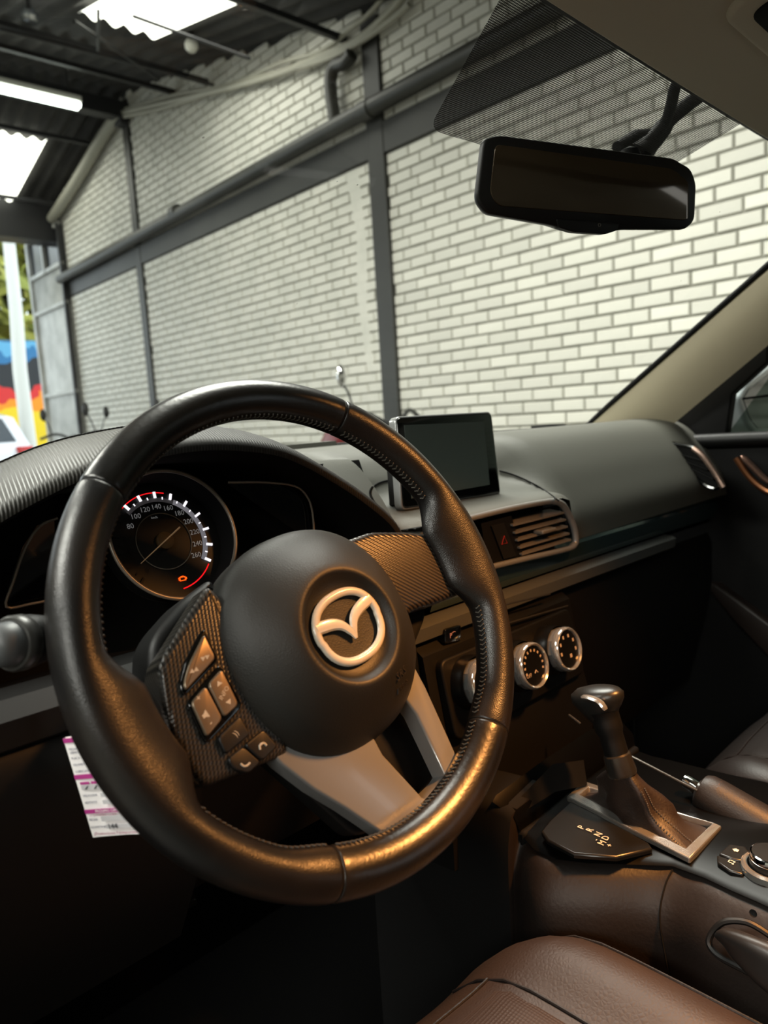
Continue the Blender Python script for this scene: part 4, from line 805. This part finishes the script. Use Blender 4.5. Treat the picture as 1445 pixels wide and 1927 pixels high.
# raised selector plate with letters
lpx = [(1018, 1563), (1032, 1545), (1075, 1505), (1220, 1585), (1228, 1596), (1160, 1612), (1080, 1606), (1030, 1580)]
lp3 = [at(x, y, Z=fz+.002) for x, y in lpx]
obj('selector_plate', MB().add([p for p in lp3]+[p+Vector((0, 0, -.005)) for p in lp3], [tuple(range(8))]+[(i, (i+1) % 8, 8+(i+1) % 8, 8+i) for i in range(8)]), mat('satin_black', '#151515', .3), con, bevel=.002)
LET = mat('selector_letters', '#d8c6ac', .5, emit='#d8c6ac', estr=.1)
for ch, px in (('P', (1094, 1557)), ('R', (1110, 1562)), ('N', (1126, 1570)), ('D', (1140, 1577)), ('M', (1133, 1586)), ('-', (1121, 1580)), ('+', (1147, 1591))):
    p = at(*px, Z=fz+.0035); text('selector_letter', ch, frame(p, (1, 0, 0), (0, 1, 0)), .0100 if ch not in '-+' else .009, LET, con)
# silver gate frame
o4 = [at(1066, 1499, Z=fz+.006), at(1298, 1616, Z=fz+.004), at(1358, 1556, Z=fz+.004), Vector((.712, .425, fz+.006))]
i4 = [at(1090, 1499, Z=fz+.006), at(1290, 1601, Z=fz+.004), at(1341, 1553, Z=fz+.004), Vector((.700, .412, fz+.006))]
FRs = mat('gate_silver', '#bdbbb6', .2, .82)
def ring4(o, i, dz0): return [[p+Vector((0, 0, dz0)) for p in o], [p+Vector((0, 0, .0005)) for p in o], [p+Vector((0, 0, .003)) for p in i], [p+Vector((0, 0, dz0)) for p in i]]
obj('gate_frame', MB().loft(ring4(o4, i4, -.005), False, True), FRs, con, bevel=.0015)
obj('gate_well', MB().add([p+Vector((0, 0, -.006)) for p in i4], [(0, 1, 2, 3)]), MATTE, con, smoothed=False)
mat('dark_collar', '#55524e', .25, .8)
# console far side: rails, the last a thin bar standing for a highlight
for a, b in (((1188, 1424), (1312, 1488)), ((1062, 1415), (1098, 1428)), ((1070, 1345), (1092, 1362))):
    p, q_ = at(*a, X=.745), at(*b, X=.745); obj('edge_highlight_trim', MB().tube([p, q_], .0016, 8), MATS['dark_collar'] if a[0] != 1062 else BLACK, con)
obj('front_tray', MB().box(.60, .86, .43, .52, -.47, -.445), MATTE, con, bevel=.004)
obj('tray_wedge', MB().loft([[at(955, 1525, X=.60), at(1040, 1438, X=.66), at(1098, 1430, X=.72)], [at(965, 1540, X=.60), at(1045, 1490, X=.655), at(1105, 1478, X=.70)]]), BLACK, con)
# commander dial and buttons
cm_ = thing('commander_dial', 'round infotainment control dial with silver ring at the right edge', 'knob', at(1445, 1636, Z=fz))
kc = at(1452, 1634, Z=fz+.008); KM_ = Matrix.Translation(kc)
obj('silver_ring', MB(KM_).lathe([(.0255, -.004), (.0255, .002), (.0235, .004), (.0205, .003), (.020, -.002)], 40), FRs, cm_)
obj('knob', MB(KM_).lathe([(.0185, -.004), (.0185, .012), (.0165, .015), (.001, .0155)], 36), BLACK, cm_)
obj('knob_ring', MB(KM_).lathe([(.0188, .009), (.0192, .011), (.0178, .0145), (.0165, .0152)], 36), chrome, cm_)
cb_ = thing('shortcut_buttons', 'two black shortcut buttons with music and home symbols by the dial', 'buttons', at(1380, 1612, Z=fz))
for px, ch in ((((1349, 1608), (1378, 1618), (1402, 1624), (1398, 1645), (1372, 1638), (1350, 1622)), 'n'), (((1372, 1588), (1402, 1592), (1412, 1606), (1400, 1620), (1378, 1616), (1352, 1606)), 'h')):
    pts = [at(x, y, Z=fz+.006) for x, y in px]; lo_ = [p+Vector((0, 0, -.008)) for p in pts]; n_ = len(pts)
    b_ = obj('button', MB().add(pts+lo_, [tuple(range(n_))]+[(i, (i+1) % n_, n_+(i+1) % n_, n_+i) for i in range(n_)]), MATS['satin_black'], cb_, bevel=.0015)
    p = at(1376, 1622, Z=fz+.0068) if ch == 'n' else at(1384, 1600, Z=fz+.0068)
    T_ = frame(p, (1, 0, 0), (0, 1, 0)); ii = MB(T_)
    if ch == 'n': ii.box(-.0022, -.0016, -.002, .0025, 0, .0004).box(.0016, .0022, -.002, .0025, 0, .0004).box(-.0022, .0022, .0018, .0026, 0, .0004).box(-.0034, -.0016, -.003, -.0016, 0, .0004).box(.0004, .0022, -.003, -.0016, 0, .0004)
    else: ii.extr([(-.003, 0), (3e-3, 0), (0, .0028)], 0, .0004).box(-.002, .002, -.0026, 0, 0, .0004)
    obj('button_icon', ii, LET, b_, smoothed=False)
# ================================================================ GEAR LEVER
gl = thing('gear_lever', 'black gear lever with leather boot and chrome trim', 'gear lever', (.668, .345, fz))
BOOT = mat('brown_boot_leather', '#241b17', .5, 0, .5, bump=('leather', 300, .3, .0008))
c_top = at(1170, 1452, X=.668); k_c = at(1130, 1318, X=.668)
base = [i4[0], i4[0].lerp(i4[1], .5), i4[1], i4[1].lerp(i4[2], .5), i4[2], i4[2].lerp(i4[3], .5), i4[3], i4[3].lerp(i4[0], .5)]
base = smooth([p.lerp((i4[0]+i4[1]+i4[2]+i4[3])/4, .04)+Vector((0, 0, -.004)) for p in base], 4, True)
axd = (k_c-c_top).normalized(); bx = Vector((1, 0, 0)); by = axd.cross(bx).normalized()
rows = []
nb = len(base); cen = sum(base, Vector())/nb
for t in (0, .12, .25, .4, .55, .7, .85, 1.0):
    row = []
    for j, p in enumerate(base):
        a = math.atan2((p-cen).y, (p-cen).x); tgt = c_top+Vector((math.cos(a)*.0135, math.sin(a)*.0135, 0))
        e_ = t**.95; w_ = p.lerp(tgt, e_); w_.z = p.z+(tgt.z-p.z)*t**1.1
        f_ = math.sin(a*2+t*5.0)*.0060*math.sin(math.pi*t)+math.sin(a*5-t*9)*.0030*math.sin(math.pi*t)
        w_.z = p.z+(tgt.z-p.z)*t**(1.05+.9*abs(math.cos(a))); row.append(w_+Vector((math.cos(a), math.sin(a), .2))*f_)
    rows.append(row)
obj('boot', MB().loft(rows, False, True), BOOT, gl, ang=80)
stb = MB()
for off in (.9, 1.35):
    col = []
    for row in rows[:-1]:
        j = int((off+1.0)/(2*math.pi)*nb) % nb; col.append(row[j])
    cpts = smooth(col, 5)
    for i in range(0, len(cpts)-1): stb.tube([cpts[i].lerp(cpts[i+1], .1)+Vector((-.0008, -.0008, .0012)), cpts[i].lerp(cpts[i+1], .6)+Vector((-.0008, -.0008, .0012))], .0006, 5)
obj('boot_stitching', stb, MATS['grey_thread'], gl)
obj('collar', MB().tube([c_top-axd*.003, c_top, c_top+axd*.018, c_top+axd*.020], [.0145, .0155, .0140, .012], 20), MATS['dark_collar'], gl)
obj('shaft', MB().tube(smooth([c_top+axd*.018, c_top+axd*.045, k_c-axd*.01], 4), [.0125]*4+[.0145]*4+[.017], 20), BLACK, gl)
KB = frame(k_c, (.95, -.3, 0), (0, 0, 1)); # knob: long axis fore-aft, domed top
rows = []
for z, sx_, sy_, oy in ((-.022, .011, .012, .0), (-.012, .0155, .020, .003), (-.004, .0190, .027, .005), (.004, .0195, .029, .004), (.010, .0175, .026, .001), (.0145, .012, .018, -.003), (.0165, .004, .007, -.004)):
    rows.append([k_c+Vector((sx_*math.cos(a*math.pi/12), sy_*math.sin(a*math.pi/12)+oy, z-.12*(sy_*math.sin(a*math.pi/12)))) for a in range(24)])
kn = obj('knob', MB().loft(rows, False, True, True), mat('knob_leather', '#1a1a19', .35, 0, .5), gl, ang=80)
tr_ = [at(x, y, X=.642) for x, y in ((1094, 1311), (1110, 1313), (1128, 1321), (1140, 1336))]
obj('knob_trim', MB().tube(smooth(tr_, 4), [.0015]+[.0042]*11+[.003], 8, flat=.55), FRs, kn)
# ================================================================ HANDBRAKE
hb = thing('handbrake', 'brown-stitched leather handbrake lever with chrome button', 'handbrake', (.78, .2, -.47))
h0, h1 = at(1318, 1487, X=.765), at(1500, 1600, X=.765); hd = (h1-h0).normalized()
HBL = mat('handbrake_leather', '#1c1613', .5, 0, .45, bump=('leather', 350, .3, .0007))
obj('grip', MB().tube([h0-hd*.004, h0, h0+hd*.006, h0+hd*.02, h0+hd*.06, h1, h1+hd*.1], [.008, .017, .020, .0212, .0222, .023, .023], 22, flat=1.1), HBL, hb)
obj('button', MB().tube([h0-hd*.021, h0-hd*.0195, h0-hd*.016, h0], [.004, .0068, .0078, .0078], 18), chrome, hb)
sm = MB(); sd = Vector((-.1, -.2, 1)).normalized(); sd = (sd-hd*sd.dot(hd)).normalized(); s2 = hd.cross(sd)
for i in range(30):
    p = h0+hd*(.014+i*.0042); r_ = .0208+.00006*i
    for sg in (-1, 1): n_ = (sd*math.cos(.1)+s2*sg*.1).normalized(); sm.tube([p+sd*r_*1.06, p+hd*.0022+(sd*1.06+s2*sg*.16)*r_], .0006, 5)
obj('stitching', sm, mat('brown_thread', '#5a3a22', .7), hb)
# ================================================================ SEATS
SEATL = mat('brown_seat_leather', '#251a14', .55, 0, .45, bump=('leather', 260, .35, .0009), var=(9, '#2c2018', 1.0)); SEAT2 = mat('dark_seat_leather', '#181413', .5, 0, .4, bump=('leather', 320, .3, .0008))
SPERF = mat('perforated_leather', '#281c15', .6, 0, .4, bump=('dots', 330, .5, .0012), var=(9, '#30231b', 1))
def seat(name, label, cxm, yf, zt, hw, m, mc):
    t = thing(name, label, 'seat', (cxm, yf-.3, -.84))
    def top(u, v):               # u across -1..1, v back..front 0..1
        uu = abs(u); r = 1-(max(0, v-.8)/.2)**2.4*.0
        x = cxm+u*hw*(1-.10*max(0, (v-.75)/.25)**2); y = yf-.55+(.55)*v*(1-.0)-.05*uu**3.0*v
        z = zt+.022*math.exp(-((uu-.78)/.17)**2)-.06*max(0, (uu-.88)/.12)**2-.075*max(0, (v-.80)/.20)**2.2+.012*math.sin(v*2.2)
        return Vector((x, y, z))
    rows = []
    for i in range(41):
        u = -1+i/20; r = [top(u, j/24) for j in range(25)]; e = r[-1]; r += [e+Vector((0, .004, -.03)), e+Vector((0, -.01, -.10)), e+Vector((0, -.06, -.16))]; rows.append(r)
    rows = [[p+Vector((.005, 0, -.14)) for p in rows[0]]]+rows+[[p+Vector((-.005, 0, -.14)) for p in rows[-1]]]
    obj('cushion', MB().loft(rows), m, t, ang=80)
    ins = [[top(-.58+1.16*i/16, .02+.86*j/16)+Vector((0, 0, .0035*(1 if 0 < i < 16 and 0 < j < 16 else -1))) for j in range(17)] for i in range(17)]
    obj('centre_insert', MB().loft(ins), mc, t, ang=80)
    for u in (-.9, .9, -.58, .58): obj('seam', MB().tube([top(u, j/20)+Vector((0, 0, .001)) for j in range(20)], .0013, 6), SEAT2 if m == SEATL else m, t)
    obj('seam', MB().tube([top(-.58+1.16*i/16, .88)+Vector((0, 0, .001)) for i in range(17)], .0013, 6), SEAT2, t)
    bk = []
    for i in range(21):
        u = -1+i/10; bk.append([Vector((cxm+u*hw*(1-.1*k), yf-.56-.22*k+.04*abs(u)**3, zt-.02+.6*k)) for k in (0, .2, .4, .6, .8, 1)]+[Vector((cxm+u*hw*.9, yf-.9, zt+.55)), Vector((cxm+u*hw, yf-.72, zt-.05))])
    obj('backrest', MB().loft(bk), m, t, ang=80)
    return t
seat('driver_seat', 'brown leather driver seat cushion with perforated centre at the bottom', .322, .455, -.510, .255, SEATL, SPERF)
seat('passenger_seat', 'dark leather passenger seat cushion at the right edge', 1.155, .44, -.505, .25, SEAT2, SEAT2)
bt = thing('belt_buckle_boot', 'black leather gaiter on the console side at the lower right', 'gaiter', at(1400, 1800, X=.58))
gm = mat('gaiter_leather', '#171514', .42, 0, .5)
gp = smooth([at(x, y, X=xx) for x, y, xx in ((1352, 1762, .588), (1372, 1768, .580), (1410, 1790, .576), (1460, 1822, .574), (1540, 1870, .574))], 5)
gr = [interp(range(5), [.004, .010, .015, .019, .022], i/5) for i in range(len(gp))]
rows = []
for i, (p, r_) in enumerate(zip(gp, gr)):
    tv = (gp[min(i+1, len(gp)-1)]-gp[max(i-1, 0)]).normalized(); ux = Vector((1, 0, 0)); ux = (ux-tv*ux.dot(tv)).normalized(); uy = tv.cross(ux)
    rows.append([p+(ux*math.cos(a*math.pi/14)*.8+uy*math.sin(a*math.pi/14))*r_*(1+.13*math.sin(a*math.pi/14*3+i*.15)) for a in range(28)])
obj('gaiter', MB().loft(rows, False, True, True), gm, bt, ang=80)
rim_ = smooth([at(x, y, X=xx) for x, y, xx in ((1470, 1775, .600), (1420, 1742, .598), (1390, 1733, .596), (1360, 1736, .592), (1340, 1755, .588), (1334, 1776, .584), (1350, 1798, .580), (1388, 1819, .577), (1445, 1846, .576), (1500, 1870, .576))], 4)
obj('surround', MB().tube(rim_, .0028, 8), BLACK, bt)
obj('screw_hole', MB().lathe([(.0032, 0), (.002, .001), (.0001, .0012)], 12, frame(at(1417, 1719, X=.592), (0, 1, 0), (.3, 0, 1))), MATTE, con)
# ================================================================ REAR-VIEW MIRROR
rm = thing('rear_view_mirror', 'black rear-view mirror hanging from the windscreen', 'mirror', (.74, .42, .28))
ml, mr = at(903, 330, Y=.425), at(1306, 372, X=.794)
xd = (mr-ml); xd.z *= .6; xd.normalize(); nrm = Vector((-xd.y*-1, 0, 0)); fn = Vector((xd.y, -xd.x, .0)); fn = fn.normalized(); fn.z = -.12; fn.normalize()
if fn.dot(-(ml+mr)) < 0: fn = -fn
c = (ml+mr)/2; MMt = frame(c, xd, fn.cross(xd), None)
def mloc(px, py, h=0.0): p = MMt.inverted() @ onplane(px, py, c+MMt.to_3x3() @ Vector((0, 0, h)), MMt.to_3x3() @ Vector((0, 0, 1))); return (p.x, p.y)
ow = rpoly([mloc(x, y) for x, y in ((908, 262), (935, 254), (1265, 298), (1300, 318), (1310, 345), (1307, 415), (1290, 432), (1165, 432), (1140, 441), (1075, 436), (1040, 424), (915, 402), (895, 375))], .006, 4)
obj('housing', MB(MMt).loft([[(x*k+0, y*k, z) for x, y in ow] for z, k in ((-.034, .55), (-.030, .75), (-.018, .94), (-.004, 1.0), (.0, .995), (.001, .975))], False, True, True), mat('mirror_housing', '#0c0c0c', .45, 0, .4), rm, ang=60)
gl_ = rpoly([mloc(x, y) for x, y in ((930, 272), (1262, 318), (1293, 342), (1293, 412), (1285, 415), (935, 388), (920, 365))], .006, 4)
obj('mirror_glass', MB(MMt).extr(gl_, .0006, .0022, .0006), mat('mirror_glass', '#453b2d', .06, .45), rm)
obj('bottom_tab', MB(MMt).extr(rpoly([mloc(x, y, .001) for x, y in ((1045, 412), (1165, 420), (1160, 434), (1138, 441), (1078, 437), (1050, 428))], .003, 4), -.006, .0022, .001), BLACK, rm)
obj('tab_icon', MB(MMt @ Matrix.Translation((*mloc(1125, 424), .0024))).tube([(.0016*math.cos(a), .0016*math.sin(a), 0) for a in (0, 1.05, 2.1, 3.14, 4.2, 5.2)], .0003, 5, closed=True), mat('tab_print', '#55534d', .5), rm)
ARM = mat('arm_black', '#080808', .7, 0, .2)
a1_ = [at(1190, 290, Y=.43), at(1212, 272, Y=.425), at(1248, 235, Y=.41), at(1262, 200, Y=.39), at(1270, 165, Y=.372), at(1288, 128, Y=.36)]
obj('cable_cover', MB().tube(smooth(a1_, 4), .0065, 10), ARM, rm)
a2_ = [at(1195, 292, Y=.43), at(1225, 270, Y=.425), at(1258, 228, Y=.41), at(1300, 192, Y=.385), at(1352, 152, Y=.36)]
obj('mount_arm', MB().tube(smooth(a2_, 4), [.013]*4+[.011]*4+[.0085]*9, 12), ARM, rm)
obj('mount_foot', MB().tube([at(1160, 276, Y=.44), at(1195, 262, Y=.44), at(1232, 254, Y=.44)], [.006, .011, .008], 12), ARM, rm)
obj('ball_joint', MB(Matrix.Translation(at(1185, 300, Y=.415))).lathe([(.001, -.014), (.010, -.010), (.014, 0), (.010, .010), (.001, .014)], 16), ARM, rm)
# ================================================================ PEDAL
pd = thing('brake_pedal', 'faint wide rubber brake pedal in the dark footwell below the wheel', 'pedal', at(290, 1700, Y=.80))
pv = [at(x, y, Y=.78) for x, y in ((212, 1655), (350, 1628), (372, 1702), (248, 1748))]
obj('pad', MB().loft([[p+Vector((0, .012, 0)) for p in pv], pv, [p.lerp((pv[0]+pv[1]+pv[2]+pv[3])/4, .06)+Vector((0, -.004, .0)) for p in pv]], False, True, True), mat('pedal_rubber', '#1d1a18', .7), pd, bevel=.003)
for k in (.2, .4, .6, .8):
    obj('rib', MB().beam(pv[0].lerp(pv[3], k)+Vector((.004, -.006, 0)), pv[1].lerp(pv[2], k)+Vector((-.004, -.006, 0)), .004, .003), MATS['pedal_rubber'], pd)
obj('arm', MB().tube([(pv[0]+pv[1])/2+Vector((0, .01, 0)), (pv[0]+pv[1])/2+Vector((0, .1, .12)), (pv[0]+pv[1])/2+Vector((0, .14, .3))], .010, 8), BLACK, pd)
